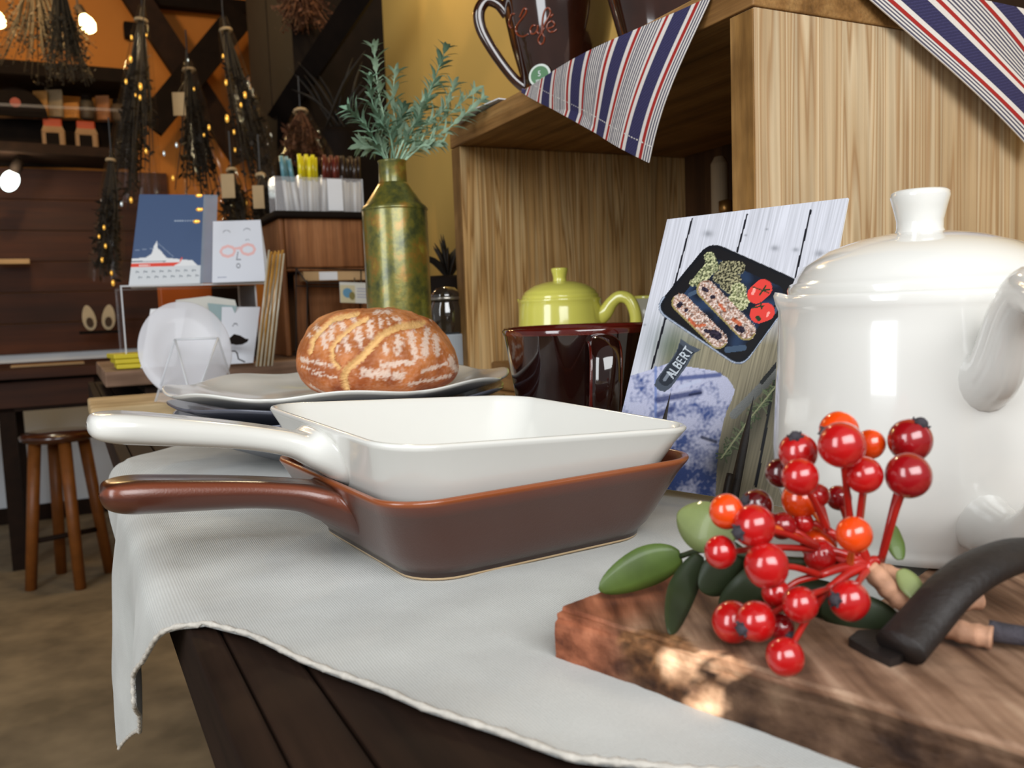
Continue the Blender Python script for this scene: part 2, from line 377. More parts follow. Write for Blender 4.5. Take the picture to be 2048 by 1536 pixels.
# dried flower bunches hanging from the ceiling
def dried(px, py, D, label, n, spread, L, m, seed):
    rr = random.Random(seed); t = atD(px, py, D)
    rt = thing('dried_flower_bunch', label, 'dried flowers', t)
    for s_ in range(6):
        V, F = [], []
        parts = []
        for k in range(n//6):
            a = rr.uniform(0, 2*PI); sp = rr.uniform(.2, 1)*spread; l = L*rr.uniform(.55, 1)
            e = np.array([math.cos(a)*sp, math.sin(a)*sp, -l]); mid = e*.5+np.array([0, 0, -.02])
            parts.append(tube([(0, 0, .05), mid, e], [.0025, .002, .001], 4, k=2))
            for q in range(10):
                c = e*rr.uniform(.5, 1)+np.array([rr.uniform(-1, 1), rr.uniform(-1, 1), rr.uniform(-1, 1)])*.02
                d = np.array([rr.uniform(-1, 1), rr.uniform(-1, 1), rr.uniform(-1, .4)])*.014
                e2 = np.cross(d, [rr.random(), rr.random(), rr.random()]); e2 = e2/(np.linalg.norm(e2)+1e-9)*.004
                parts.append(([c, c+d*.5+e2, c+d, c+d*.5-e2], [(0, 1, 2, 3)]))
        link('dried_stems', cat(*parts), m, rt)['kind'] = 'stuff'
    link('string', tube([(0, 0, .03), (0, 0, H-t[2])], .002, 5), M_wire, rt)
Mdry = mat('dried_grey_green', (54, 44, 28), .8, .3, 60)
Mdry2 = mat('dried_brown', (84, 48, 24), .8, .3, 60)
dried(70, -60, 2.9, 'large wispy bunch of dried flowers hanging upside down at top left', 90, .17, .34, Mdry, 1)
dried(118, -40, 2.6, 'narrow drooping bunch of dried flowers left of the glowing bulb', 60, .07, .3, Mdry, 2)
dried(600, -60, 2.40, 'round reddish dried flower head at the top edge right of the braces', 80, .09, .16, Mdry2, 3)

# cellophane wrapped bouquets hanging with price tags
M_stem = mat('dark_foliage', (26, 19, 9), .7, .4, 60)
def wrapped(px, py, px2, py2, D, wd, label, tagpx, seed, m=M_stem):
    rr = random.Random(seed); a = atD(px, py, D); b = atD(px2, py2, D-.05)
    rt = thing('wrapped_bouquet', label, 'bouquet', a, 'cellophane bouquets hanging by the far wall')
    d = b-a; L = np.linalg.norm(d); dn = d/L
    e1 = np.cross(dn, [0, 1, 0]); e1 /= np.linalg.norm(e1); e2 = np.cross(dn, e1)
    parts = []
    for k in range(64):
        t0 = rr.uniform(.05, .5); ang = rr.uniform(0, 2*PI); r = wd*rr.uniform(.1, .8)
        p = a+d*t0*.3; q = a+d*rr.uniform(.6, 1.0)+(e1*math.cos(ang)+e2*math.sin(ang))*r
        parts.append(tube([p, (p+q)/2+e1*rr.uniform(-.01, .01), q], [.003, .0025, .001], 4, k=2))
        for s_ in range(9):
            c = p+(q-p)*rr.uniform(.4, 1); dd = np.array([rr.uniform(-1, 1) for _ in range(3)])*.022; ee = np.cross(dd, [rr.random()-.5, .3, .8]); ee = ee/(np.linalg.norm(ee)+1e-9)*.006
            parts.append(([c, c+dd*.5+ee, c+dd, c+dd*.5-ee], [(0, 1, 2, 3)]))
    o = link('dried_stems', cat(*parts), m, rt, world=True); o['kind'] = 'stuff'
    def fw(u, v):
        ang = 2*PI*u; r = wd*(.12+.88*v**.8)*(1+.16*math.sin(ang*7+seed+v*3)+.07*math.sin(ang*17+v*9)); r += rr.uniform(-.003, .003)
        return a+d*v+(e1*math.cos(ang)+e2*math.sin(ang))*r
    link('wrapper', grid(fw, 60, 14), M_cello, rt, True, world=True)
    link('tie', tube([a+d*.08+(e1*math.cos(t)+e2*math.sin(t))*wd*.22 for t in np.linspace(0, 2*PI, 12)], .004, 6), M_tagp, rt, world=True)
    link('hook', tube([a+d*.06, a, a+np.array([0, 0, .08])], .002, 5), M_wire, rt, world=True)
    if tagpx:
        c = atD(tagpx[0], tagpx[1], D-.12); hw = tagpx[2]/1706*D/2; hh = tagpx[3]/1706*D/2
        link('price_tag', box(c, (hw*2, .003, hh*2), .1), M_tagp, rt, world=True)
        link('tag_string', tube([c+np.array([0, 0, hh]), a+d*.1], .0012, 4), M_wire, rt, world=True)
wrapped(284, 10, 262, 400, 2.3, .065, 'tall cellophane bouquet hanging leftmost beside the crossed braces', None, 4)
wrapped(375, 118, 410, 400, 2.5, .07, 'cellophane bouquet with a tan tag hanging at the crossing of the braces', (358, 208, 22, 42), 5)
wrapped(446, 34, 520, 370, 2.4, .065, 'slanting cellophane bouquet hanging right of the crossed braces', None, 6)
wrapped(462, 330, 478, 470, 2.1, .045, 'small cellophane bouquet with a tan tag hanging above the face card', (456, 372, 24, 44), 7)
wrapped(222, 300, 214, 560, 2.2, .042, 'narrow dark cellophane bouquet hanging left of the blue notebook', None, 8)
wrapped(520, 340, 532, 480, 2.0, .04, 'short cellophane bouquet with a tan tag beside the pen holder', (517, 394, 20, 42), 9)
wrapped(600, 215, 612, 330, 2.3, .075, 'reddish brown cellophane bouquet standing behind the pens', None, 10, Mdry2)
M_gold_glint = mat('gold_glint', (250, 190, 90), .15, .05, 40, metal=1.0, emit=((255, 190, 80), .55))  # glowing metal standing for reflected glints on the cellophane
M_silver_glint = mat('silver_glint', (225, 235, 240), .15, .05, 40, metal=1.0, emit=((220, 240, 245), .35))
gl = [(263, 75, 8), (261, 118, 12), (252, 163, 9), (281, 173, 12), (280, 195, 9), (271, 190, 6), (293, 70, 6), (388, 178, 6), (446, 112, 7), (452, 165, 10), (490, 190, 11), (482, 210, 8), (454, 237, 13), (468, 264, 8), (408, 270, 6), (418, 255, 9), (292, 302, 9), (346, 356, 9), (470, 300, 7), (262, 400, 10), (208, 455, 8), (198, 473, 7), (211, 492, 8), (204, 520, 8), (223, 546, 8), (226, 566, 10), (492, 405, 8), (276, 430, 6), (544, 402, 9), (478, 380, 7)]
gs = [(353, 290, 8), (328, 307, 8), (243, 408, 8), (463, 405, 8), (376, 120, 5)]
glint_root = thing('glint_drops', 'glints on the cellophane bouquets added as small glowing gold and silver drops', 'glints', atD(350, 300, 2.2))
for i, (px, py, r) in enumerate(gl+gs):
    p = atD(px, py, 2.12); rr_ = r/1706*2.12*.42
    link('glint_drop', sphere(p, rr_, 10, 6, (.75, .75, 1.5)), M_gold_glint if i < len(gl) else M_silver_glint, glint_root, True, world=True)  # each reflection made as a small glowing solid
for k, (q0, q1) in enumerate((((290, -30), (255, 420)), ((440, 60), (500, 440)), ((372, 100), (350, 380)), ((205, 430), (228, 570)), ((545, 330), (545, 410)))):
    link('string', tube([atD(*q0, 2.13), atD((q0[0]+q1[0])/2+6, (q0[1]+q1[1])/2, 2.13), atD(*q1, 2.13)], .0012, 4, k=3), M_wire, glint_root, world=True)  # threads added to join the made-up glints

# tall dark cabinet with stay against the right wall
cw0 = corner-tv*1.31; cw1 = corner-tv*1.90
rt = thing('tall_cabinet', 'tall black timber cabinet against the wall behind the vase', 'cabinet', (cw0+cw1)/2*np.array([1, 1, 0])+np.array([0, 0, FZ]))
link('carcass', panel(cw1, cw0, FZ, 2.0, .25, -tu), M_darker, rt, world=True)
for a_, b_ in ((1.90, 1.61), (1.60, 1.31)):
    link('door', panel(corner-tv*a_-tu*.25, corner-tv*(b_)-tu*.25, FZ+.1, 1.95, .02, -tu), M_darker, rt, world=True)
bq = [(700, -10), (548, 215), (548, 262), (600, 235), (735, -10)]
rt2 = tag(link('diagonal_brace', cat(tube([atD(735, -30, 2.12), atD(560, 232, 2.55)], .038, 4), tube([atD(562, 232, 2.55), atD(560, 460, 2.58)], .04, 4)), M_darker), 'black diagonal stay rising to the right in front of the corner', 'beam')
tag(link('hanging_rod', cat(tube([atD(597, -40, 3.05), atD(605, 150, 3.05)], .014, 8), tube([atD(588, 150, 3.05), atD(622, 148, 3.05)], .008, 6)), M_darker), 'thin black rod hanging left of the tall cabinet', 'rod')
pl = thing('spiky_plant', 'dark spiky leaved plant in a black pot standing behind the pens', 'plant', atD(672, 262, 2.33))
rr = random.Random(3)
for k in range(14):
    a = rr.uniform(-1, 1); l = rr.uniform(.1, .2)
    base = np.array([rr.uniform(-.03, .03), rr.uniform(-.03, .03), 0]); tip = base+np.array([a*.14, rr.uniform(-.06, .06), l])
    link('leaf', tube([base, base+(tip-base)*.5+np.array([0, 0, .02]), tip], [.005, .012, .001], 6, .3, k=3), M_stem, pl, True)
link('pot', xf(lathe([(.04, -.9), (.05, -.2), (.062, -.02), (.058, 0)], 24)), M_darker, pl, True)
dp = thing('potted_shrub', 'small dark leaved pot plant silhouetted between the vase and the crate', 'plant', atD(897, 560, 1.3))
for k in range(22):
    a = rr.uniform(0, 2*PI); e = rr.uniform(.3, 1.3); l = rr.uniform(.03, .055)
    tip = np.array([math.cos(a)*math.cos(e)*l, math.sin(a)*math.cos(e)*l, .02+math.sin(e)*l])
    link('leaf', tube([(0, 0, 0), tip*.5+np.array([0, 0, .008]), tip], [.003, .008, .001], 6, .3, k=3), M_stem, dp, True)
link('pot', xf(lathe([(.03, -.184), (.038, -.12), (.042, .0), (.036, .006)], 24)), M_darker, dp, True)

# desk and stool at the far left
dk = atD(0, 735, 3.05)
D0 = atZ(45, 1140, FZ)
rt = thing('writing_desk', 'dark wooden desk with a drawer at the left edge behind the stool', 'desk', D0)
ztop = .1266-(738-651)*3.05/1706
p0 = D0+tu*.06+tv*.0; q0 = p0-tu*1.6
def dbox(a0, a1, b0, b1, z0, z1):
    c = [D0+tu*b+tv*a for a, b in ((a0, b0), (a0, b1), (a1, b1), (a1, b0))]
    return prism([(x[0], x[1], z0) for x in c], (0, 0, 1), z1-z0)
link('desk_top', dbox(-.08, .62, -1.6, .42, ztop-.03, ztop), M_panel, rt, world=True)
link('apron', dbox(0, .03, -1.5, .36, ztop-.15, ztop-.03), M_dark, rt, world=True)
link('drawer', dbox(-.012, .0, -1.0, .28, ztop-.135, ztop-.045), M_panel, rt, world=True)
for a_, b_ in ((0, -.03), (.55, -.03), (0, -1.5), (.55, -1.5)):
    link('leg', dbox(a_, a_+.05, b_, b_+.05, FZ, ztop-.03), M_dark, rt, world=True)
sb = atD(118, 872, 2.85)
rt = thing('round_stool', 'round wooden stool with splayed legs under the desk', 'stool', (sb[0], sb[1], FZ))
zs = sb[2]-FZ
link('seat', lathe([(.0, zs-.012), (.1, zs-.014), (.118, zs-.005), (.12, zs+.008), (.11, zs+.016), (0, zs+.018)], 32, cap=False), mat('dark_seat_varnish', (70, 34, 16), .25, .2, 20, coat=.8), rt, True)
Mleg = mat('orange_brown_legs', (132, 76, 28), .45, .15, 30)
for a in (0.75, 2.3, 3.9, 5.4):
    link('leg', tube([(.075*math.cos(a), .075*math.sin(a), zs-.01), (.125*math.cos(a), .125*math.sin(a), 0)], [.02, .018], 12), Mleg, rt, True)
link('stretcher', tube([(.105*math.cos(.75), .105*math.sin(.75), .16), (.105*math.cos(3.9), .105*math.sin(3.9), .16)], .009, 8), M_dark, rt, True)
# things on the panelling: a ledge with a pair of white slippers, papers on the desk
lg = wallpt(200, 664, .25)
tag(link('wall_ledge', box(lg, (.16, .1, .012), TH, .003), M_darker), 'small black ledge under the white slippers', 'shelf')
for k, s_ in enumerate((-1, 1)):
    c = lg+tu*(.032*s_)+np.array([0, 0, .008])
    rt = thing('slipper', ['left one of two small white slippers standing on the black ledge', 'right one of two small white slippers standing on the black ledge'][k], 'slipper', c, 'white slippers on the ledge', rz=TH)
    link('sole', xf(prism([(.026*math.cos(t)*(1-.2*math.sin(t)), 0, .055+.055*math.sin(t)) for t in np.linspace(0, 2*PI, 20)[:-1]], (0, 1, 0), .012), ry=.12*s_), mat('slipper_cream', (200, 182, 150), .8), rt, True, angle=.6)
    link('opening', xf(prism([(.014*math.cos(t), -.002, .035+.022*math.sin(t)) for t in np.linspace(0, 2*PI, 14)[:-1]], (0, -1, 0), .003), ry=.12*s_), mat('slipper_dark', (70, 50, 34), .8), rt)
for k, (px, wd_, lb) in enumerate(((95, .24, 'pale strip of paper lying on the desk'), (30, .12, 'small pale strip of paper high on the panelled wall'))):
    p = atD(px, 712, 3.2) if k == 0 else wallpt(28, 526, .1)
    if k == 0: p[2] = ztop+.001
    tag(link('paper_sheet', box(p+np.array([0, 0, .004]), (wd_, .1, .006 if k == 0 else .02), TH), M_kraft), lb, 'paper')

# ------------------------------------------------------------------ display table
tb = thing('display_table', 'dark old plank table carrying the tableware display', 'table', T(.9, .3, FZ))
def tplank(a0, a1, b0, b1, z0, z1, bev=.0015):
    c = T((a0+a1)/2, (b0+b1)/2, (z0+z1)/2); return box(c, (b1-b0, a1-a0, z1-z0), TH, bev)
link('edge_board', tplank(-.3, 2.05, 0, .0118, -.031, 0), M_table, tb, world=True)
bb = .0124; k = 0
while bb < .82:
    w_ = [.022, .055, .06, .058][k] if k < 4 else .07
    link('board', tplank(-.3, 2.05, bb, bb+w_-.0012, -.022, -.0006*(k % 2)-.0004), M_table, tb, world=True); bb += w_; k += 1
bmax = bb
link('end_apron', tplank(-.26, 2.0, .02, .045, -.12, -.031), M_dark, tb, world=True)
for a_, b_ in ((-.2, .03), (1.95, .03), (-.2, .77), (1.95, .77)):
    link('leg', tplank(a_, a_+.06, b_+.2*(b_ < .1), b_+.05+.2*(b_ < .1), FZ, -.031), M_dark, tb, world=True)
# ------------------------------------------------------------------ linen cloth
M_cloth, nt, bs = newmat('knit_linen')
def _cloth():
    L = nt.links.new
    tc = nt.nodes.new('ShaderNodeTexCoord')
    n = nt.nodes.new('ShaderNodeTexNoise'); n.inputs['Scale'].default_value = 14; n.inputs['Detail'].default_value = 5; L(tc.outputs['UV'], n.inputs['Vector'])
    r = ramp(nt, [(.3, (184, 184, 180)), (.7, (210, 211, 207))]); L(n.outputs['Fac'], r.inputs[0])
    w1 = nt.nodes.new('ShaderNodeTexWave'); w1.bands_direction = 'X'; w1.inputs['Scale'].default_value = 300; w1.inputs['Distortion'].default_value = 1.2; w1.inputs['Detail Scale'].default_value = 3; L(tc.outputs['UV'], w1.inputs['Vector'])
    w2 = nt.nodes.new('ShaderNodeTexWave'); w2.bands_direction = 'Y'; w2.inputs['Scale'].default_value = 260; w2.inputs['Distortion'].default_value = 1.2; w2.inputs['Detail Scale'].default_value = 3; L(tc.outputs['UV'], w2.inputs['Vector'])
    m = nt.nodes.new('ShaderNodeMath'); m.operation = 'ADD'; L(w1.outputs['Fac'], m.inputs[0]); L(w2.outputs['Fac'], m.inputs[1])
    n2 = nt.nodes.new('ShaderNodeTexNoise'); n2.inputs['Scale'].default_value = 900; L(tc.outputs['UV'], n2.inputs['Vector'])
    m2 = nt.nodes.new('ShaderNodeMath'); m2.operation = 'ADD'; L(m.outputs[0], m2.inputs[0]); L(n2.outputs['Fac'], m2.inputs[1])
    r2 = nt.nodes.new('ShaderNodeValToRGB'); r2.color_ramp.elements[0].position = .2; r2.color_ramp.elements[0].color = (.8, .8, .8, 1); r2.color_ramp.elements[1].position = .8; r2.color_ramp.elements[1].color = (1.05, 1.05, 1.05, 1)
    m3 = nt.nodes.new('ShaderNodeMath'); m3.operation = 'MULTIPLY'; m3.inputs[1].default_value = .33; L(m2.outputs[0], m3.inputs[0]); L(m3.outputs[0], r2.inputs[0])
    mx = nt.nodes.new('ShaderNodeMix'); mx.data_type = 'RGBA'; mx.blend_type = 'MULTIPLY'; mx.inputs[0].default_value = 1; L(r.outputs[0], mx.inputs[6]); L(r2.outputs[0], mx.inputs[7]); L(mx.outputs[2], bs.inputs['Base Color'])
    bp = nt.nodes.new('ShaderNodeBump'); bp.inputs['Strength'].default_value = .35; bp.inputs['Distance'].default_value = .0004; L(m2.outputs[0], bp.inputs['Height']); L(bp.outputs[0], bs.inputs['Normal'])
    bs.inputs['Roughness'].default_value = .95; bs.inputs['Specular IOR Level'].default_value = .1; bs.inputs['Sheen Weight'].default_value = .15
_cloth()
def interp(x, P): return float(np.interp(x, [p[0] for p in P], [p[1] for p in P]))
FRONT = [(-.15, .60), (-.12, .545), (-.10, .512), (-.08, .50), (-.06, .462), (-.045, .452), (-.03, .425), (-.0073, .397), (.006, .378), (.0193, .3547), (.0309, .3229), (.0485, .286), (.0547, .2658), (.069, .2387), (.0787, .215), (.10, .196), (.127, .1755), (.2, .13), (.5, .03), (.8, 0)]
BACK = [(-.15, .606), (-.12, .615), (-.07, .70), (0, .845), (.06, .925), (.2, 1.08), (.4, 1.22), (.8, 1.3)]
def cloth_pt(b, a):
    wr = .0009*math.sin(a*38+b*21)*math.sin(b*27+1.3)+.0011*noise.noise(Vector((a*14, b*14, .5)))+.0006*noise.noise(Vector((a*50, b*50, 2.5)))
    ridge = .0022*math.exp(-((a-.78-.25*b)/.012)**2)+.0012*math.exp(-((a-.52+.35*b)/.010)**2)*max(0, 1-b/.3)
    if b >= .004:
        return T(a, b, .0018+max(0, wr+.0009)+ridge*min(1, max(0, b)*20))
    w_ = .004-b
    R = .010; q = min(w_/R, PI/2)
    out = R*math.sin(q); z = -R*(1-math.cos(q)); rest = max(0, w_-R*PI/2)
    fold = math.sin((a-.4)*34)
    out += .012*(1-math.exp(-w_/.02))*(.8+.35*fold*min(1, w_/.05))+.10*max(0, w_-.03)*math.exp(-((a-.6)/.12)**2)*.6
    z -= rest*.985
    return T(a+.012*math.sin(w_*60)*min(1, rest*20), .004-out, z+.0018+max(0, wr)*.5)
NU, NV = 330, 150
V, F, UV = [], [], []
bs_ = np.concatenate([np.linspace(-.149, .0, 70), np.linspace(.003, .80, NU-70)])
for j in range(NV):
    t = j/(NV-1)
    for i in range(NU):
        b = float(bs_[i]); fr = interp(b, FRONT); bk = interp(b, BACK); a = fr+(bk-fr)*t
        V.append(tuple(cloth_pt(b, a))); UV.append((b, a))
F = [(j*NU+i, j*NU+i+1, (j+1)*NU+i+1, (j+1)*NU+i) for j in range(NV-1) for i in range(NU-1)]
cl_o = link('table_cloth', (V, F), M_cloth, None, True)
uvl = cl_o.data.uv_layers.new(name='UVMap'); li = np.zeros(len(cl_o.data.loops), np.int32); cl_o.data.loops.foreach_get('vertex_index', li)
uvl.data.foreach_set('uv', np.array(UV, np.float32)[li].ravel())
md = cl_o.modifiers.new('thick', 'SOLIDIFY'); md.thickness = .0012; md.offset = -1
tag(cl_o, 'crumpled grey linen cloth spread over the table and drooping off its left corner', 'tablecloth')
hp = []
for b in np.linspace(-.149, .45, 420):
    hp.append(cloth_pt(float(b), interp(float(b), FRONT))+np.array([0, 0, .0004]))
hemR = [.0011+.00035*math.sin(i*1.9) for i in range(len(hp))]
h_ = link('hem', tube(hp, hemR, 6), mat('hem_linen', (196, 190, 180), .95, .12, 300, bump=.5, bscale=900), cl_o, True)
h_.data.transform(Matrix.Translation(-Vector(cl_o.location)))

# ------------------------------------------------------------------ square handled pans
def sqring(h, rc, z, n=8):
    P = []
    for k in range(4):
        a0 = k*PI/2; cx_, cy_ = [(1, 1), (-1, 1), (-1, -1), (1, -1)][k]
        for i in range(n):
            a = a0+(i/(n-1))*PI/2
            P.append((cx_*(h-rc)+rc*math.cos(a), cy_*(h-rc)+rc*math.sin(a), z))
    return P
def pan_body(s):
    prof = [(.063, .020, .0), (.0655, .022, .0), (.0656, .022, .0009), (.0657, .022, .0012), (.0658, .022, .0028), (.0664, .024, .0034), (.0700, .026, .0075), (.0735, .027, .014), (.0775, .026, .024), (.0815, .025, .034), (.0842, .024, .0395), (.0850, .024, .0412), (.0846, .0236, .0424), (.0834, .0226, .0428), (.0822, .022, .0422), (.0812, .022, .039), (.0755, .022, .026), (.0705, .022, .014), (.066, .020, .008), (.060, .016, .0062)]
    V, F = [], []; n = 32
    for h, rc, z in prof: V += sqring(h*s, rc, z)
    for i in range(len(prof)-1):
        for j in range(n): F.append((i*n+j, i*n+(j+1) % n, (i+1)*n+(j+1) % n, (i+1)*n+j))
    F.append(tuple(range(n-1, -1, -1))); F.append(tuple(range((len(prof)-1)*n, len(prof)*n)))
    return V, F
def pan_handle(secs, n=22):
    """secs: x, half width, z centre, half height, groove depth"""
    secs = [tuple(q)+(0,)*(6-len(q)) for q in secs]; Q = smoothpts(secs, 5); V, F = [], []
    for x, wy, zc, hz, gr, shr in Q:
        for k in range(n):
            t = 2*PI*k/n; c, s_ = math.cos(t), math.sin(t)
            y = wy*math.copysign(abs(c)**.75, c); z = hz*math.copysign(abs(s_)**.85, s_)
            if s_ > .25: z -= gr*max(0, 1-(y/(wy*.78+1e-6))**2)*min(1, (s_-.25)*2)
            V.append((x-shr*z, y, zc+z))
    m = len(Q)
    for i in range(m-1):
        for k in range(n): F.append((i*n+k, i*n+(k+1) % n, (i+1)*n+(k+1) % n, (i+1)*n+k))
    F.append(tuple(range(n))); F.append(tuple(range(m*n-1, (m-1)*n-1, -1)))
    return V, F
M_brown = None
def glaze(name):
    m = vcol(name, .3, .6, .10, 900, coatr=.2)
    return m
M_brown = glaze('chestnut_glaze')
def pan_cols(V, base, rim, brown=True):
    A = np.array(V); out = np.tile(np.array(lin(base)), (len(A), 1))
    z = A[:, 2]
    m = (z > .0395); out[m] = lin(rim)
    m = (z > .036) & (z <= .0395); out[m] = lin((104, 46, 24))
    m = (z < .001); out[m] = lin((205, 176, 136))
    m = (z >= .001) & (z < .0045); out[m] = lin((40, 20, 12))
    return out
pc = (-.0218, .4656)
bp_ = thing('square_pan', 'glossy chestnut brown square ceramic pan, lower of the two stacked on the cloth', 'pan', (pc[0], pc[1], .0035), 'stacked square pans', rz=.5528)
vf = pan_body(1.0447)
vc = pan_cols(vf[0], (72, 38, 26), (142, 74, 36))
md_ = link('body', vf, M_brown, bp_, True, cols=vc)
hs = [(-.0800, .025, .0255, .0155, .0, .40), (-.0835, .0245, .0268, .0142, .0006, .38), (-.088, .0210, .0295, .0120, .0016, .25), (-.094, .0174, .0325, .0102, .002, .10), (-.103, .0145, .0362, .0084, .0026), (-.122, .0132, .0402, .0080, .0028), (-.145, .0136, .0434, .0085, .0028), (-.168, .0145, .0462, .0090, .0026), (-.1775, .0142, .0470, .0086, .002), (-.1835, .0120, .0474, .0072, .001), (-.1866, .0082, .0476, .0050, 0), (-.1880, .0020, .0476, .0014, 0)]
vf = pan_handle(hs)
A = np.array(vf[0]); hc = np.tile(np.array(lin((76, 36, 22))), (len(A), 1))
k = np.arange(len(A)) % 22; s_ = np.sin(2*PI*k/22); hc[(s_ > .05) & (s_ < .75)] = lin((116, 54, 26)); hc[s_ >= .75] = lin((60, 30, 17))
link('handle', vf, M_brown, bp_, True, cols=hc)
wp_ = thing('square_pan', 'white glazed square ceramic pan nested on top of the brown one', 'pan', (0, 0, 0), 'stacked square pans')
ax, ay, az = .026, .0576, .5700
Rm = Matrix.Rotation(az, 3, 'Z') @ Matrix.Rotation(ay, 3, 'Y') @ Matrix.Rotation(ax, 3, 'X')
wc = Vector((-.0233, .4610, .0692)) - Rm @ Vector((0, 0, .0428))
wp_.location = wc; wp_.rotation_euler = Rm.to_euler()
link('body', pan_body(1.0447), M_white, wp_, True)
hs2 = [(x, wy, zc-(.0018 if x < -.088 else 0), hz*(.86 if x < -.088 else 1.0), gr*.8, shr) for x, wy, zc, hz, gr, shr in [tuple(q)+(0,)*(6-len(q)) for q in hs]]
link('handle', pan_handle(hs2), M_white, wp_, True)

# ------------------------------------------------------------------ stack of plates with the loaf
PC = np.array([-.1485, .745])
def wav(t, amp, k=8): return amp*(1-abs(math.cos(k*t/2))**.7)
def plate(R, r0, z0, zr, amp, th=.003, nn=192, wamp=0.0, foot=.06):
    """scalloped plate: foot, well, flared waved rim"""
    prof = [(foot*.92, 0), (foot, 0), (foot, .003), (r0*.98, .005), (R*.86, (zr-z0)*.62), (R*.975, zr-z0-th), (R, zr-z0-.0006), (R*.998, zr-z0+.0006), (R*.985, zr-z0+.0004), (R*.86, (zr-z0)*.62+th), (r0*.94, .005+th), (r0*.5, .004+th), (.0004, .004+th)]
    V, F = [], []; n = nn
    for r, z in prof:
        for k in range(n):
            t = 2*PI*k/n; e = max(0, (r-r0)/(R-r0)) if r > r0 else 0
            rr_ = r*(1+e*amp*(abs(math.cos(4*t+.4))**.6-.5))
            V.append((rr_*math.cos(t), rr_*math.sin(t), z+e*wamp*math.cos(8*t+.8)))
    for i in range(len(prof)-1):
        for k in range(n): F.append((i*n+k, i*n+(k+1) % n, (i+1)*n+(k+1) % n, (i+1)*n+k))
    F.append(tuple(range(n-1, -1, -1)))
    return V, F
def mkplate(name, lab, R, r0, z0, zr, amp, m, wamp=0.0, rz=0.0, foot=.06, off=(0, 0), grp='stacked plates under the loaf'):
    o = link(name, xf(plate(R, r0, z0, zr, amp, wamp=wamp, foot=foot), loc=(PC[0]+off[0], PC[1]+off[1], z0), rz=rz), m, None, True)
    return tag(o, lab, 'plate' if name == 'plate' else 'bowl', grp)
mkplate('bowl', 'slate grey footed bowl at the bottom of the plate stack', .127, .073, .0035, .036, .0, M_grey, foot=.055)
mkplate('plate', 'slate grey scalloped plate second from the bottom of the stack', .1405, .091, .022, .0475, .03, M_grey, .0012, .1, .07)
mkplate('plate', 'slate grey scalloped plate directly under the white one', .1415, .096, .034, .0585, .03, M_grey, .0012, .5, .08)
mkplate('plate', 'white scalloped serving plate carrying the round loaf', .1445, .10, .0465, .069, .035, M_white, .0022, .3, .085)

# loaf: flour stripes and split crust are kept in a front-elevation chart of the loaf (u right, v up)
def seg_d(P, segs):
    """min over segments of distance/width"""
    out = np.full(len(P), 1e9)
    for x1, y1, x2, y2, w_ in segs:
        a = np.array([x1, y1], float); d = np.array([x2-x1, y2-y1], float); L2 = (d**2).sum()+1e-9
        t = np.clip(((P-a)@d)/L2, 0, 1); q = a+t[:, None]*d; out = np.minimum(out, np.hypot(*(P-q).T)/(w_/2))
    return out
def poly_segs(pl, w_): return [(*pl[i], *pl[i+1], w_) for i in range(len(pl)-1)]
LC = np.array([-.1165, .748, .0535])
SPC = (222, 180, 118)
splits = poly_segs([(900, 170), (680, 210), (560, 320), (490, 400), (470, 500)], 62)+poly_segs([(1010, 215), (900, 265), (800, 350), (740, 400)], 52)+poly_segs([(740, 400), (690, 480), (700, 580), (760, 640)], 50)+poly_segs([(1480, 285), (1300, 300), (1160, 360), (1060, 470), (980, 560), (860, 640), (800, 730), (810, 830)], 78)
flour = [(810, 370, 850, 480, 85), (925, 330, 975, 470, 95), (1040, 250, 1060, 380, 90), (1130, 215, 1140, 300, 55), (1195, 225, 1210, 275, 45), (750, 450, 750, 500, 55), (680, 260, 690, 370, 80), (600, 350, 620, 440, 80), (760, 235, 800, 290, 65), (860, 190, 900, 230, 55), (1300, 400, 1300, 530, 90), (1405, 360, 1440, 570, 70), (1530, 340, 1530, 570, 80), (1610, 400, 1640, 570, 60), (1190, 450, 1190, 520, 55), (490, 270, 540, 300, 65), (420, 340, 450, 360, 60), (1060, 150, 1180, 160, 60), (1240, 220, 1300, 245, 60), (350, 570, 700, 620, 55), (480, 700, 740, 740, 32), (1500, 720, 1740, 655, 42), (1380, 825, 1740, 790, 45), (1740, 620, 1790, 760, 70), (420, 820, 560, 900, 50), (360, 640, 600, 690, 26), (980, 690, 1300, 740, 120), (1150, 640, 1420, 620, 80)]
na, ne = 260, 130
V, U = [], []
for j in range(ne):
    e = -PI/2+PI*j/(ne-1)
    for i in range(na):
        a = 2*PI*i/na; ce = math.cos(e); s = math.sin(e)
        rr_ = abs(ce)**.62
        x = .0705*rr_*math.cos(a); y = .066*rr_*math.sin(a)
        z = .030+(.0455*math.copysign(abs(s)**1.15, s) if s > 0 else .030*math.copysign(abs(s)**.75, s))
        z *= 1-.05*(x/.07) - (.10 if x > 0 else .02)*(x/.07)**2
        lump = .0022*noise.noise(Vector((x*38, y*38, z*38)))+.0008*noise.noise(Vector((x*120, y*120, z*120)))
        nrm = Vector((x/.07, y/.066, (z-.03)/.042)); nrm.normalize()
        V.append([x+nrm.x*lump, y+nrm.y*lump, z+nrm.z*lump, nrm.x, nrm.y, nrm.z])
V = np.array(V)
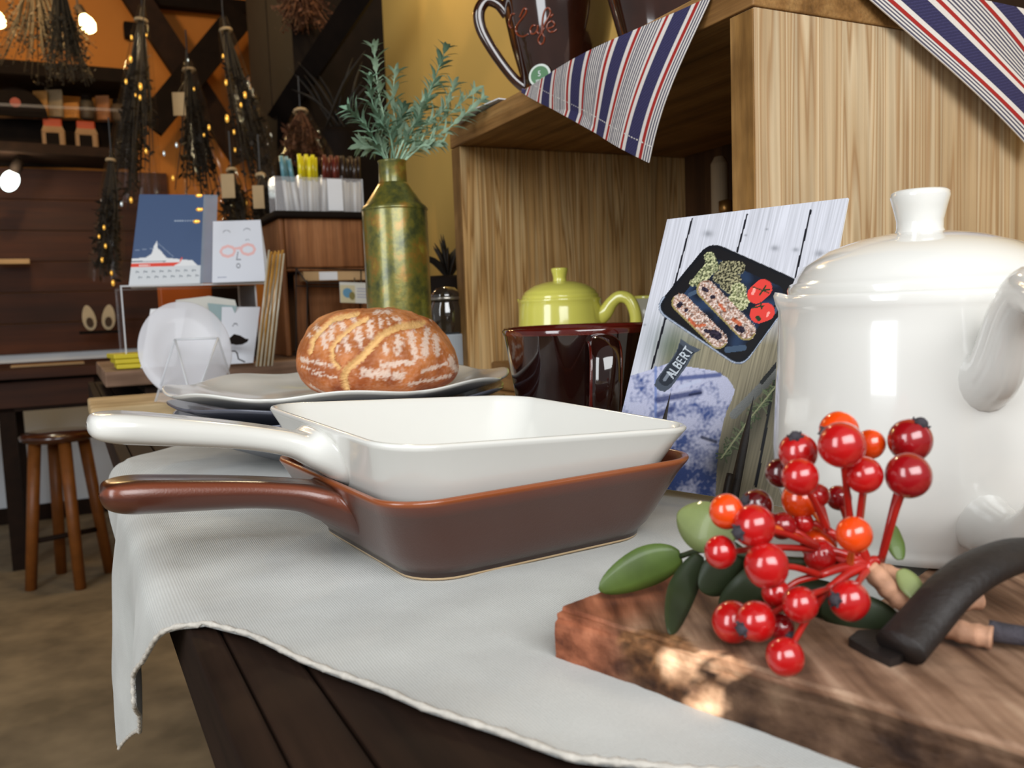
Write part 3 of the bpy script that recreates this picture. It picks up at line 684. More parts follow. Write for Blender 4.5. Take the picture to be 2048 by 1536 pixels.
# chart coords: same units as the traced chart (5.12 per photo pixel)
u_ = 1010+V[:, 0]/.0725*815*(1+.0*V[:, 2]); v_ = 975-(V[:, 2]/.0755)*(850)
back = V[:, 1] > 0
u_ = np.where(back, 2020-u_, u_)
P2 = np.stack([u_, v_], 1)
flour = [(a, b, c, d, w_*.66) for a, b, c, d, w_ in flour]; splits = [(a, b, c, d, w_*.85) for a, b, c, d, w_ in splits]
P2 = P2+np.stack([rng.normal(0, 5, len(P2)), rng.normal(0, 5, len(P2))], 1)
ds = seg_d(P2, splits); df = seg_d(P2, flour)
nz = np.array([noise.noise(Vector((x*55, y*55, z*55))) for x, y, z in V[:, :3]]); nf = np.array([noise.noise(Vector((x*420, y*420, z*420))) for x, y, z in V[:, :3]])
c0 = np.array(lin((196, 112, 46))); c1 = np.array(lin((142, 66, 28))); c2 = np.array(lin((226, 158, 84)))
t = np.clip(nz*1.3+.5, 0, 1)[:, None]; col = c1*(1-t)+c0*t
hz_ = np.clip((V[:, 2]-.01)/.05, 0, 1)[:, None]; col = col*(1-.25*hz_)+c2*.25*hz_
fm = np.clip((1.3-df+nf*1.3+nz*.5)/.7, 0, 1)[:, None]; col = col*(1-fm*.8)+np.array(lin((230, 212, 196)))*fm*.8
ld_ = np.clip((.25+nf*.8+nz*.6), 0, 1)[:, None]*.35; col = col*(1-ld_)+np.array(lin((222, 178, 152)))*ld_
sm = np.clip((1.15-ds)/.35, 0, 1)[:, None]; col = col*(1-sm*.92)+(np.array(lin(SPC))*(1-.15*nz[:, None]))*sm*.92
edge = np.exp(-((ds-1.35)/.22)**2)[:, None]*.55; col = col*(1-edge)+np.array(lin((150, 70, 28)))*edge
disp = -.0026*np.clip(1.1-ds, 0, 1)+.0009*np.exp(-((ds-1.4)/.3)**2)
XYZ = V[:, :3]+V[:, 3:]*disp[:, None]; XYZ[:, 2] = np.maximum(XYZ[:, 2], 0)
XYZ = XYZ+LC
F = [(j*na+i, j*na+(i+1) % na, (j+1)*na+(i+1) % na, (j+1)*na+i) for j in range(ne-1) for i in range(na)]
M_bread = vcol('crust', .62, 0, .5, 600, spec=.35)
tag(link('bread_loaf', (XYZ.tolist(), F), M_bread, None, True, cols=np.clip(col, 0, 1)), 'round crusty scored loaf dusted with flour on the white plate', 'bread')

# ------------------------------------------------------------------ large dark mug
mg = thing('mug', 'large oxblood glazed mug behind the pans with its handle facing forward', 'mug', (.0575, .705, .003))
prof = [(.040, 0), (.044, .002), (.046, .012), (.049, .030), (.0530, .038), (.0545, .046), (.0575, .066), (.0605, .086), (.0628, .1005), (.0632, .1035), (.0624, .1052), (.0608, .1045), (.0595, .100), (.055, .066), (.045, .02), (.03, .008), (.0003, .007)]
vf = lathe(prof, 72)
link('body', vf, M_mug, mg, True)
red = mat('oxblood_rim', (76, 18, 12), .12, .2, 60, coat=1.0, coatr=.03)
link('rim', lathe([(.0634, .1000), (.0640, .1035), (.0626, .1060), (.0604, .1052), (.0596, .1015)], 72, cap=False), red, mg, True)
hx, hy = .0035, -1.0
hp_ = [(.012, -.053, .093), (.012, -.068, .0945), (.012, -.0815, .086), (.011, -.086, .068), (.010, -.083, .046), (.008, -.068, .028), (.006, -.050, .024)]
link('handle', tube(hp_, [.0125, .0115, .0112, .0112, .0112, .0115, .012], 20, .52, up=(0, -.6, .8), k=5), M_mug, mg, True)
for s_ in (-1, 1):
    link('handle_edge', tube([(p[0]+s_*.0106, p[1]-.0006, p[2]) for p in hp_], .0016, 8, k=5), red, mg, True)

# ------------------------------------------------------------------ teapots
def teapot(name, label, m, loc, R, z_r, hdir, ldir, s=1.0, group=None):
    """R body radius at widest, z_r rim height; hdir handle azimuth, ldir lip azimuth"""
    rt = thing(name, label, 'teapot', loc, group)
    q = R/.0645
    pr = [(.048*q, 0), (.051*q, .001), (.0525*q, .005), (.0535*q, .008), (.060*q, .016*s), (.0640*q, .028*s), (.0645*q, .045*s), (.0630*q, z_r*.6), (.0612*q, z_r*.86), (.0600*q, z_r*.93), (.0606*q, z_r*.95), (.0610*q, z_r*.985), (.0602*q, z_r), (.0585*q, z_r*.998), (.0575*q, z_r*.9), (.058*q, .03), (.0003, .02)]
    V, F = lathe(pr, 96)
    out = []
    for x, y, z in V:   # pouring lip pinched out of the rim
        a = math.atan2(y, x); da = (a-ldir+PI) % (2*PI)-PI; e = math.exp(-(da/.10)**2)*math.exp(-((z-z_r)/.012)**2)
        k = 1+.055*e; out.append((x*k, y*k, z+.0015*e))
    link('body', (out, F), m, rt, True)
    lid = link('lid', lathe([(.0565*q, z_r-.002), (.0572*q, z_r+.002), (.0562*q, z_r+.0045), (.0545*q, z_r+.0052), (.0535*q, z_r+.0075), (.050*q, z_r+.0125*q), (.040*q, z_r+.0190*q), (.026*q, z_r+.0235*q), (.0145*q, z_r+.0255*q), (.0003, z_r+.0258*q)], 72, cap=False), m, rt, True)
    zk = z_r+.0250*q
    link('knob', lathe([(.0110*q, zk-.001), (.0098*q, zk+.0025*q), (.0098*q, zk+.006*q), (.0112*q, zk+.012*q), (.0124*q, zk+.0165*q), (.0122*q, zk+.0185*q), (.0108*q, zk+.0195*q), (.0003, zk+.0198*q)], 40, cap=False), m, lid, True)
    d = np.array([math.cos(hdir), math.sin(hdir), 0])
    def hp(r, z): return d*r*q+np.array([0, 0, z])
    zt = z_r*.71
    P = [hp(.0585, zt-.002), hp(.068, zt+.003), hp(.078, z_r*.90), hp(.090, z_r*.985), hp(.104, z_r*.93), hp(.112, z_r*.72), hp(.112, z_r*.5), hp(.104, z_r*.32), hp(.088, z_r*.21), hp(.070, z_r*.19), hp(.058, z_r*.20)]
    link('handle', tube(P, [.0135*q, .0112*q, .0092*q, .0088*q, .0088*q, .0088*q, .0088*q, .0088*q, .0092*q, .0112*q, .0135*q], 20, .85, up=tuple(np.cross(d, [0, 0, 1])), k=6), m, rt, True)
    return rt
teapot('teapot', 'large white lidded coffee pot standing in front of the crate at right', M_pot, (.186, .388, .0125), .0645, .1145, math.radians(-93), math.radians(172))
yl = atD(1121, 610, 1.03)
stand_z = .06
teapot('teapot', 'small lime yellow lidded pot inside the wooden crate behind the dark mug', M_yel, (yl[0], yl[1], stand_z), .0525, yl[2]-stand_z+.008, math.radians(-22), math.radians(172), s=.8)
tag(link('wooden_riser', box((yl[0], yl[1], .0425), (.13, .13, .034), TH, .003), M_boxh), 'wooden riser block holding the yellow pot inside the crate', 'riser')
cp = atD(1296, 640, 1.12)
rt = thing('cup', 'pale cream cup partly hidden behind the photo card inside the crate', 'cup', (cp[0], cp[1], .026))
hcp = atD(1296, 592, 1.12)[2]-.026
link('body', lathe([(.014, 0), (.016, .003), (.018, hcp*.7), (.0205, hcp), (.019, hcp), (.016, hcp*.7), (.012, .01), (.0003, .009)], 32), mat('cream_glaze', (196, 190, 170), .3, .05, 30, coat=.5), rt, True)
link('rim', lathe([(.0207, hcp-.003), (.021, hcp), (.0195, hcp+.001), (.0188, hcp-.002)], 32, cap=False), M_yel, rt, True)

# ------------------------------------------------------------------ wooden crate
BY = .4592; K = np.array([.18, .62, 0]); bu = np.array([math.cos(BY), math.sin(BY), 0]); bv = np.array([-math.sin(BY), math.cos(BY), 0])
ZT = .3299; WB = .554; DB = .36; TB = .025
def bb_(s0, s1, u0, u1, z0, z1, bev=.0012):
    c = K+bv*(s0+s1)/2+bu*(u0+u1)/2+np.array([0, 0, (z0+z1)/2]); return box(c, (u1-u0, s1-s0, z1-z0), BY, bev)
cr = thing('wooden_crate', 'open fronted pine display crate standing on its side at the right', 'crate', K+np.array([0, 0, .001]))
link('side_panel', bb_(0, TB, 0, DB, .0035, ZT), M_boxw, cr, world=True)
M_box_lit = wood('pine_crate_lit', (176, 130, 74), (222, 176, 114), (238, 202, 146), 'Z', 24, 0.03, 0.62, 0.9, 9, blotc=.25, yaw=BY, lines=True)  # lighter copy of the crate wood, light on this panel put into the colour
link('side_panel', bb_(WB-TB, WB, 0, DB, .0035, ZT), M_box_lit, cr, world=True)
M_boxe = wood('crate_end_grain', (118, 82, 36), (150, 110, 58), (176, 134, 80), 'Z', 30, .12, .6, .6, 18, blotc=.45, yaw=BY)
link('edge_strip', bb_(.0008, TB-.0008, -.0012, .0004, .0045, ZT-.001, .0004), M_boxe, cr, world=True)
link('edge_strip', bb_(WB-TB+.0008, WB-.0008, -.0012, .0004, .0045, ZT-.001, .0004), M_boxe, cr, world=True)
link('top_panel', bb_(-.001, WB+.001, -.002, DB+.002, ZT+.0002, ZT+.026), M_boxh, cr, world=True)
link('bottom_panel', bb_(TB, WB-TB, .003, DB, .0035, .025), M_boxh, cr, world=True)
k = 0; s0 = TB
M_back = wood('crate_back_shade', (54, 33, 17), (72, 46, 24), (90, 60, 34), 'Z', 40, .05, .6, .4, 9, yaw=BY)  # shade of the crate interior put into the dark wood colour
while s0 < WB-TB-.01:
    s1 = min(s0+.083, WB-TB); link('back_board', bb_(s0+.0008, s1-.0008, DB-.016+.001*(k % 2), DB-.001, .025, ZT), M_back, cr, world=True); s0 = s1; k += 1
# coffee mugs on top of the crate
def cafe_mug(c, label, text, hd):
    rt = thing('coffee_mug', label, 'mug', c, 'brown mugs on top of the crate')
    pr = [(.040, 0), (.044, .002), (.0448, .010), (.0435, .016), (.0445, .024), (.050, .045), (.057, .072), (.0622, .098), (.0645, .118), (.0645, .140), (.0625, .142), (.060, .135), (.052, .06), (.04, .02), (.0003, .015)]
    link('body', lathe(pr, 72), M_cafe, rt, True)
    P = []
    d = np.array([math.cos(hd), math.sin(hd), 0])
    for r, z in [(.042, .022), (.056, .034), (.075, .060), (.090, .088), (.092, .108), (.083, .120), (.070, .116), (.060, .104)]:
        P.append(d*r+np.array([0, 0, z]))
    link('handle', tube(P, [.007, .006, .0062, .0066, .0068, .0066, .0062, .0066], 16, .8, up=tuple(np.cross(d, [0, 0, 1])), k=6), M_cafe, rt, True)
    return rt
top_z = ZT+.0262
c1_ = K+bv*.405+bu*.078+np.array([0, 0, top_z]); c2_ = K+bv*.215+bu*.085+np.array([0, 0, top_z])
cm = cafe_mug(c1_, 'glossy dark brown mug with raised cafe lettering on the crate, handle at left', True, math.radians(183))
cafe_mug(c2_, 'second dark brown mug half hidden behind the striped towel on the crate', False, math.radians(20))
# raised script traced onto the mug wall
def on_mug(px, py, c, off=.0008):
    o = np.array([0, 0, EYE]); d = ray(px, py)
    prr = [(.0448, .010), (.0435, .016), (.0445, .024), (.050, .045), (.057, .072), (.0622, .098), (.0645, .118), (.0645, .140)]
    lo = c[1]-.075
    for k in range(200):
        D = lo+k*.0008; p = o+d*D; z = p[2]-c[2]
        r = np.interp(z, [q[1] for q in prr], [q[0] for q in prr])+off
        if math.hypot(p[0]-c[0], p[1]-c[1]) <= r: return p
    return p
zz = lambda L: [(960+x/6.827, y/6.827) for x, y in L]
strokes = [zz([(470, 190), (430, 200), (400, 290), (400, 350), (425, 385)]),
           zz([(540, 240), (590, 130), (625, 120), (625, 180), (560, 270), (505, 350), (490, 420), (520, 480), (590, 500), (660, 465)]),
           zz([(760, 350), (720, 350), (688, 400), (700, 460), (750, 455), (785, 395), (790, 340), (785, 440), (810, 460)]),
           zz([(830, 440), (900, 300), (960, 180), (935, 110), (880, 150), (850, 300), (850, 450), (880, 520), (860, 590), (820, 600), (795, 540), (840, 450), (880, 380)]),
           zz([(930, 390), (990, 370), (1020, 330), (980, 290), (930, 320), (915, 380), (950, 435), (1010, 430), (1050, 400)]),
           zz([(960, 240), (1000, 190)])]
M_let = mat('raised_letter_glaze', (128, 54, 24), .12, .2, 60, coat=1.0)
for st in strokes:
    P = [on_mug(x, y, c1_) for x, y in st]
    link('raised_letter', tube(P, .0011, 8, k=4), M_let, cm, True, world=True)
sc_ = on_mug(1083, 152, c1_, .0006)
rad = np.array([sc_[0]-c1_[0], sc_[1]-c1_[1], 0]); rad /= np.linalg.norm(rad)
sc_ = sc_ - np.array([0, 0, 0])
side = np.cross([0, 0, 1], rad)
def disc(c, r, off, th, n=28, sx=1.15): return prism([c+rad*off+side*(r*sx*math.cos(t))+np.array([0, 0, r*math.sin(t)]) for t in np.linspace(0, 2*PI, n+1)[:-1]], rad, th)
st_ = link('sticker', disc(sc_, .0122, .0035, .0006), mat('sticker_white', (214, 222, 214), .5), cm, world=True)
link('green_field', disc(sc_, .0098, .0042, .0003), mat('sticker_green', (84, 128, 88), .5), st_, world=True)
def textobj(name, s, size, m, parent, M_, ext=.0002):
    cu = bpy.data.curves.new(name, 'FONT'); cu.body = s; cu.size = size; cu.extrude = ext; cu.align_x = 'CENTER'; cu.align_y = 'CENTER'
    t = bpy.data.objects.new(name+'_curve', cu); dg = bpy.context.evaluated_depsgraph_get(); C.objects.link(t); dg.update()
    me = bpy.data.meshes.new_from_object(t.evaluated_get(dg)); bpy.data.objects.remove(t)
    me.transform(M_); l = root_of(parent).location if parent else Vector((0, 0, 0)); me.transform(Matrix.Translation(-Vector(l)))
    me.materials.clear(); me.materials.append(m); o = bpy.data.objects.new(name, me); C.objects.link(o)
    if parent: o.parent = parent
    return o
def frame(p, xdir, ydir):
    x = Vector(xdir).normalized(); y = Vector(ydir).normalized(); z = x.cross(y)
    return Matrix(((x.x, y.x, z.x, p[0]), (x.y, y.y, z.y, p[1]), (x.z, y.z, z.z, p[2]), (0, 0, 0, 1)))
textobj('lettering', '5', .0085, M_paper, st_, frame(sc_+rad*.0047+np.array([0, 0, .0015]), side, (0, 0, 1)))
textobj('lettering', 'stock', .0045, M_paper, st_, frame(sc_+rad*.0047+np.array([0, 0, -.0052]), side, (0, 0, 1)))
# pale paper sheet sticking out over the crate edge
pp = [atD(1052, 183, 1.005), atD(1000, 188, 1.03), atD(962, 202, 1.055), atD(976, 212, 1.05), atD(1005, 205, 1.03)]
q0 = K+bv*.50+bu*-.006; q1 = K+bv*.405+bu*-.004; q2 = K+bv*.41+bu*.05; q3 = K+bv*.52+bu*.05
q4 = K+bv*.455-bu*.03
sh_ = [q1, q4*.5+(q0)*.5+np.array([0, 0, 0]), q0, q3, q2]
vv = [(*q1[:2], top_z+.0025), (*(K+bv*.455-bu*.010)[:2], top_z+.002), (*(K+bv*.515-bu*.016)[:2], top_z-.004), (*(K+bv*.53+bu*.03)[:2], top_z+.002), (*(K+bv*.41+bu*.05)[:2], top_z+.0025)]
tag(link('paper_sheet', prism(vv, (0, 0, 1), .0012), M_paper), 'pale paper corner poking over the crate edge under the mug', 'paper')

# ------------------------------------------------------------------ striped towels
def stripe_col(x, y, per):
    """x across the stripes in metres, y along"""
    p = ((x/per+.20) % 1.0)*70
    W = np.array(lin((222, 216, 210))); N = np.array(lin((56, 54, 86))); Rr = np.array(lin((164, 48, 44))); G = np.array(lin((86, 84, 100)))
    c = np.tile(W, (len(x), 1))
    f = p < 26; c[f & ((p % 3.7) < 1.9)] = G
    for a_, b_, k_ in ((26, 30.5, Rr), (30.5, 36, W), (36, 56, N), (56, 61.5, W), (61.5, 66, Rr), (66, 70, W)):
        m = (p >= a_) & (p < b_); c[m] = k_
    m = (p >= 36) & (p < 56) & (((np.floor(x/.0008)+np.floor(y/.0009)).astype(int) % 4) == 0); c[m] = N*1.5
    m = (np.abs(y-.0135) < .0005) & (np.floor(x/.002).astype(int) % 2 == 0); c[m] = W*.9
    return c
M_towel = vcol('striped_towel', .9, 0, .6, 900, spec=.1)
def towel(name, label, tip, tr, tl, nout, bulge, nu, nv, sflip=1.0, wave=.003, topdir=None, toplen=.05, curve=.0, per=.04):
    """triangular hanging corner: tip at the bottom, tl-tr along the fold; threads run parallel to tip->tr"""
    tip, tr, tl = map(np.array, (tip, tr, tl)); e = tr-tip; Le = np.linalg.norm(e); hm = tl-tip; Lh = np.linalg.norm(hm); nout = np.array(nout)
    V, X, Y = [], [], []
    ntop = max(3, int(nv*.15)) if topdir is not None else 0
    for j in range(nv+ntop):
        for i in range(nu):
            u = (i/(nu-1)); lim = 1-u
            if j < nv:
                v = j/(nv-1); s = v*lim
                p = tip+hm*u+e*s
                b = bulge*math.sin(PI*min(1, s+.0))*(.35+.65*math.sin(PI*u*.9)) + wave*math.sin(u*9+s*4)*(1-s/(lim+.001)*.8 if lim > .001 else 0)
                p = p+nout*(.0016+max(0, b))+np.array([0, 0, -curve*math.sin(PI*s/(lim+1e-6)) if lim > .02 else 0])
                V.append(tuple(p)); X.append(u*Lh); Y.append(s*Le)
            else:
                t = (j-nv+1)/ntop; s = lim; p = tip+hm*u+e*s+nout*(.0016*(1-t))+np.array(topdir)*toplen*t*(1 if lim > .0 else 0)+np.array([0, 0, .0035*math.sin(min(1, t*3)*PI/2)])
                V.append(tuple(p)); X.append(u*Lh); Y.append(s*Le+toplen*t)
    n2 = nv+ntop
    F = [(j*nu+i, j*nu+i+1, (j+1)*nu+i+1, (j+1)*nu+i) for j in range(n2-1) for i in range(nu-1)]
    cols = stripe_col(np.array(X), np.array(Y), per)
    o = link(name, (V, F), M_towel, None, True, cols=cols)
    md = o.modifiers.new('thick', 'SOLIDIFY'); md.thickness = .0012; md.offset = 1
    return tag(o, label, 'towel', 'striped towels on the crate'), (tip, tr, tl)
nf_ = -bu
PF = K-bu*.006
def onfront(px, py, off=.006): return atPlane(px, py, K-bu*off, bu)
tip = onfront(1300, 326, .016); tl = onfront(1046, 184, .004); tr = onfront(1424, -8, .004)
PER = np.linalg.norm(tl-tip)/4.55
_o, t3 = towel('striped_towel', 'blue red and white striped towel corner hanging over the crate opening', tip, tr, tl, nf_, .012, 330, 300, topdir=bu*.9+np.array([0, 0, .0]), toplen=.05, per=PER)
tip2 = atPlane(2062, 306, K-bv*.014, bv); tl2 = atPlane(1690, -8, K-bv*.004, bv); tr2 = tl2*0+K-bv*.004+bu*.352; tl2[2] = ZT+.027; tr2[2] = ZT+.027
tw2 = towel('striped_towel', 'blue red and white striped towel draped over the pale side of the crate', tip2, tl2, tr2, -bv, .006, 360, 330, topdir=bv*.9, toplen=.05, per=PER)
tag(link('dark_tray', bb_(.02, .18, .16, .34, ZT+.0335, ZT+.06, .004), M_dark), 'dark wooden tray on top of the crate behind the towel at the top right', 'tray')
# ------------------------------------------------------------------ recipe photo card leaning on a small easel
cyaw, clean, cw_ = -.7927, .4124, .1313; chh = cw_*1.46
cb = np.array([.1067, .516, .0085])
cx_ = np.array([math.cos(cyaw), math.sin(cyaw), 0]); cbk = np.array([-math.sin(cyaw), math.cos(cyaw), 0])
cz_ = np.array([0, 0, math.cos(clean)])+cbk*math.sin(clean); cn = np.cross(cx_, cz_)   # cn faces the viewer
nx, ny = 250, 365
A, B = np.meshgrid(np.linspace(-.5, .5, nx), np.linspace(0, 1, ny))
XYZ = cb+A.ravel()[:, None]*cx_*cw_+B.ravel()[:, None]*cz_*chh
d = XYZ-np.array([0, 0, EYE]); zc_ = d@cF
PX = np.stack([1024+FPX*(d@cR)/zc_, 768-FPX*(d@cU)/zc_], 1)      # chart the print was traced in
nzc = lambda s, k: np.array([noise.noise(Vector((x*s, y*s, k))) for x, y in PX])
def inpoly(P, poly):
    x, y = P.T; c = np.zeros(len(P), bool); n = len(poly)
    for i in range(n):
        x1, y1 = poly[i]; x2, y2 = poly[(i+1) % n]
        m = ((y1 > y) != (y2 > y)) & (x < (x2-x1)*(y-y1)/(y2-y1+1e-9)+x1); c ^= m
    return c
def lc(c): return np.array(lin(c))
n1 = nzc(.03, 0); n2_ = nzc(.15, 3); n3 = nzc(.5, 5)
along = (PX[:, 0]+.235*PX[:, 1])           # board grain runs with the card's left edge
gr = np.array([noise.noise(Vector((a*.35, y*.008, 1))) for a, y in zip(along, PX[:, 1])])
col = lc((204, 205, 214))*(1+.3*gr[:, None])
sh = np.clip((PX[:, 1]-600)/90, 0, 1)*np.clip((along-1465)/40, 0, 1)
col = col*(1-sh[:, None])+(lc((142, 134, 112))*(1+.5*gr[:, None]))*sh[:, None]
sg = np.exp(-((PX[:, 0]-1340)/50)**2-((PX[:, 1]-690)/50)**2); col = col*(1-.6*sg[:, None])+lc((70, 96, 84))*.6*sg[:, None]
for kn in ((1417, 468, 9), (1550, 497, 8), (1592, 500, 6), (1640, 508, 10), (1290, 650, 3), (1534, 459, 3), (1492, 471, 3)):
    e = np.exp(-((PX[:, 0]-kn[0])/kn[2])**2-((PX[:, 1]-kn[1])/(kn[2]*.7))**2)*.6; col = col*(1-e[:, None])+lc((96, 100, 108))*e[:, None]
lines = [(1385, 438, 1351, 566, 3.4), (1351, 566, 1305, 734, 4.4), (1495, 429, 1475, 504, 3.6), (1622, 421, 1591, 556, 3.8), (1542, 802, 1512, 973, 6), (1575, 640, 1542, 802, 5), (1330, 640, 1303, 740, 3)]
m = seg_d(PX, lines) < 1; col[m] = lc((22, 22, 30))
# cloth in the print
blue = [(1262, 752), (1300, 740), (1337, 727), (1370, 733), (1400, 737), (1430, 742), (1456, 756), (1471, 780), (1462, 806), (1454, 822), (1446, 850), (1439, 885), (1434, 940), (1430, 1030), (1180, 1030), (1230, 800)]
m = inpoly(PX, blue); t = np.clip(.62+n2_*.7+n1*1.1-(PX[:, 1]-860)/260, 0, 1)[:, None]
cc = lc((66, 84, 138))*(1-t)+lc((186, 188, 212))*t; cc *= (1+.16*n3[:, None]); col[m] = cc[m]
for s_ in ((1312, 735, 1312, 840, 6, (110, 130, 185)), (1316, 800, 1400, 785, 14, (30, 44, 98)), (1330, 760, 1440, 750, 10, (52, 70, 130)), (1318, 830, 1345, 818, 14, (44, 58, 112)), (1360, 775, 1400, 762, 8, (190, 196, 220)), (1405, 875, 1432, 884, 7, (24, 32, 60)), (1380, 790, 1402, 786, 5, (20, 28, 60))):
    e = np.clip(1.3-seg_d(PX, [s_[:5]]), 0, .85)[:, None]; col = col*(1-e)+lc(s_[5])*e
# knife handle and rosemary
m = seg_d(PX, [(1560, 738, 1468, 830, 17)]) < 1; col[m] = (lc((128, 130, 128))*(1+.3*n3[:, None]))[m]
m = seg_d(PX, [(1560, 722, 1524, 765, 8)]) < 1; col[m] = lc((38, 40, 44))
rs = [(1553, 772, 1500, 838, 3), (1500, 838, 1444, 916, 3)]; needles = []
r5 = random.Random(5)
for k in range(110):
    t = r5.random(); x0 = 1553-109*t; y0 = 772+144*t; a = r5.uniform(0, 6.28); l = r5.uniform(8, 20); needles.append((x0, y0, x0+l*math.cos(a), y0+l*math.sin(a), 2.6))
e = np.exp(-(seg_d(PX, [(1553, 772, 1440, 930, 60)]))**2)*.75; col = col*(1-e[:, None])+lc((36, 38, 28))*e[:, None]
m = seg_d(PX, needles[:60]) < 1; col[m] = lc((64, 78, 52)); m = seg_d(PX, needles[60:]) < .8; col[m] = lc((104, 116, 84)); m = seg_d(PX, rs) < 1; col[m] = lc((150, 152, 116))
# the pan in the print
quad = np.array([(1421, 484), (1606, 566), (1483, 735), (1311, 618)], float)
def rquad(Q, inset, rad):
    c = Q.mean(0); Q = c+(Q-c)*(1-inset); out = []
    for i in range(4):
        p, a, b = Q[i], Q[i-1], Q[(i+1) % 4]; da = (a-p)/np.linalg.norm(a-p)*rad; db = (b-p)/np.linalg.norm(b-p)*rad
        for t in np.linspace(0, 1, 8): out.append(tuple((1-t)**2*(p+da)+2*t*(1-t)*p+t*t*(p+db)))
    return out
hnd = [(1362, 678), (1380, 690), (1402, 700), (1388, 708), (1376, 730), (1357, 756), (1342, 776), (1330, 784), (1318, 781), (1309, 771), (1314, 758), (1330, 736), (1343, 720), (1354, 702)]
m = inpoly(PX, hnd); col[m] = lc((72, 80, 92)); hn2 = [(x*.8+1352*.2+0, y*.8+728*.2) for x, y in hnd]; m = inpoly(PX, hn2); col[m] = lc((42, 48, 58))
m = seg_d(PX, [(1330, 760, 1338, 748, 7)]) < 1; col[m] = lc((120, 128, 140))
m = inpoly(PX, rquad(quad, -.015, 30)); col[m] = lc((16, 18, 24))

m = inpoly(PX, rquad(quad, .05, 26)); col[m] = lc((22, 21, 24))
m = inpoly(PX, rquad(quad+np.array([0, 5.]), .22, 18)); t = np.clip(.4+n1*2, 0, 1)[:, None]; cc = lc((20, 26, 40))*(1-t)+lc((38, 56, 84))*t; col[m] = cc[m]
rim = rquad(quad, -.012, 30); k0 = [i for i, q in enumerate(rim) if not (q[1] < 560 and q[0] > 1400)]
for s_, cc in ((4.6, (74, 84, 100)), (2.4, (168, 178, 196))):
    m = seg_d(PX, [(*rim[i], *rim[(i+1) % 32], s_*(1 if rim[i][1] > 600 else .6)) for i in k0 if (i+1) % 32 in k0]) < 1; col[m] = lc(cc)
m = seg_d(PX, [(1455, 700, 1488, 696, 12), (1550, 625, 1560, 605, 7), (1380, 590, 1392, 584, 8)]) < 1; col[m] = lc((66, 84, 106))
nG = nzc(.26, 9)
def blob(segs, ca, cb2, sc=1.0):
    global col
    m = seg_d(PX, segs) < 1+.12*n3; t = np.clip(.5+n3*1.0*sc+nG*1.9*sc, 0, 1)[:, None]; cc = lc(ca)*(1-t)+lc(cb2)*t; cc = cc*(1-.55*np.clip(n2_*3, 0, 1))[:, None]; col[m] = cc[m]
blob([(1420, 515, 1428, 536, 22), (1424, 532, 1398, 562, 24), (1386, 566, 1410, 560, 14)], (74, 84, 52), (206, 206, 160))
blob([(1450, 535, 1478, 536, 26), (1440, 555, 1470, 560, 26), (1450, 570, 1472, 585, 20)], (34, 34, 24), (170, 164, 128), 1.4)
blob([(1478, 580, 1482, 606, 30), (1466, 598, 1494, 600, 18)], (96, 104, 62), (214, 212, 168))
for s_ in ((1362, 606, 1437, 680, 36), (1413, 580, 1493, 662, 38)):
    blob([s_], (156, 108, 84), (232, 214, 204), .8)
    e = seg_d(PX, [s_]); m = (e > .84) & (e < 1.02) & (PX[:, 1]-PX[:, 0]*.9 > s_[1]-s_[0]*.9); col[m] = lc((150, 134, 84))
blob([(1358, 612, 1362, 608, 9), (1372, 622, 1374, 620, 6), (1408, 578, 1414, 581, 8), (1424, 595, 1428, 594, 7), (1428, 668, 1436, 672, 17), (1412, 662, 1420, 664, 8), (1476, 656, 1484, 660, 13)], (24, 20, 40), (60, 50, 66))
blob([(1380, 640, 1392, 652, 7), (1398, 652, 1410, 650, 6), (1440, 610, 1450, 622, 6), (1468, 640, 1480, 648, 8)], (180, 84, 54), (206, 120, 84))
m = seg_d(PX, [(1513, 590, 1527, 577, 36)]) < 1; col[m] = lc((222, 66, 58)); m = seg_d(PX, [(1518, 629, 1532, 624, 36)]) < 1; col[m] = lc((222, 66, 58))
m = seg_d(PX, [(1506, 588, 1510, 578, 6), (1535, 632, 1538, 626, 5)]) < 1; col[m] = lc((244, 160, 150))
m = seg_d(PX, [(1506, 574, 1538, 586, 2.5), (1520, 590, 1532, 572, 3), (1524, 581, 1540, 580, 2.5), (1506, 616, 1528, 612, 3), (1522, 606, 1524, 618, 3.4), (1516, 636, 1518, 638, 9)]) < 1; col[m] = lc((40, 58, 36))
# the word pressed in the printed handle
LET = {'A': [[(0, 0), (.5, 1), (1, 0)], [(.2, .4), (.8, .4)]], 'L': [[(0, 1), (0, 0), (.8, 0)]], 'B': [[(0, 0), (0, 1), (.7, .95), (.8, .75), (.6, .52), (0, .5)], [(.6, .52), (.9, .3), (.7, .03), (0, 0)]], 'E': [[(.8, 1), (0, 1), (0, 0), (.8, 0)], [(0, .5), (.7, .5)]], 'R': [[(0, 0), (0, 1), (.7, .95), (.8, .72), (.6, .5), (0, .5)], [(.45, .5), (.9, 0)]], 'T': [[(0, 1), (1, 1)], [(.5, 1), (.5, 0)]]}
p0 = np.array([1347., 757.]); pe = np.array([1388., 700.]); dd = (pe-p0); adv = dd/6; up_ = np.array([-14., -9.5])
sg_ = []
for k, ch in enumerate('ALBERT'):
    o_ = p0+adv*k
    for pl_ in LET[ch]:
        q = [o_+adv*.72*a+up_*b for a, b in pl_]; sg_ += [(*q[i], *q[i+1], 2.6) for i in range(len(q)-1)]
m = seg_d(PX, sg_) < 1; col[m] = lc((196, 204, 212))
F = [(j*nx+i, j*nx+i+1, (j+1)*nx+i+1, (j+1)*nx+i) for j in range(ny-1) for i in range(nx-1)]
M_print = vcol('printed_photo', .38, .25, spec=.4)
card = thing('photo_card', 'photo card printed with a black square pan of sausages and tomatoes, leaning beside the teapot', 'card', cb)
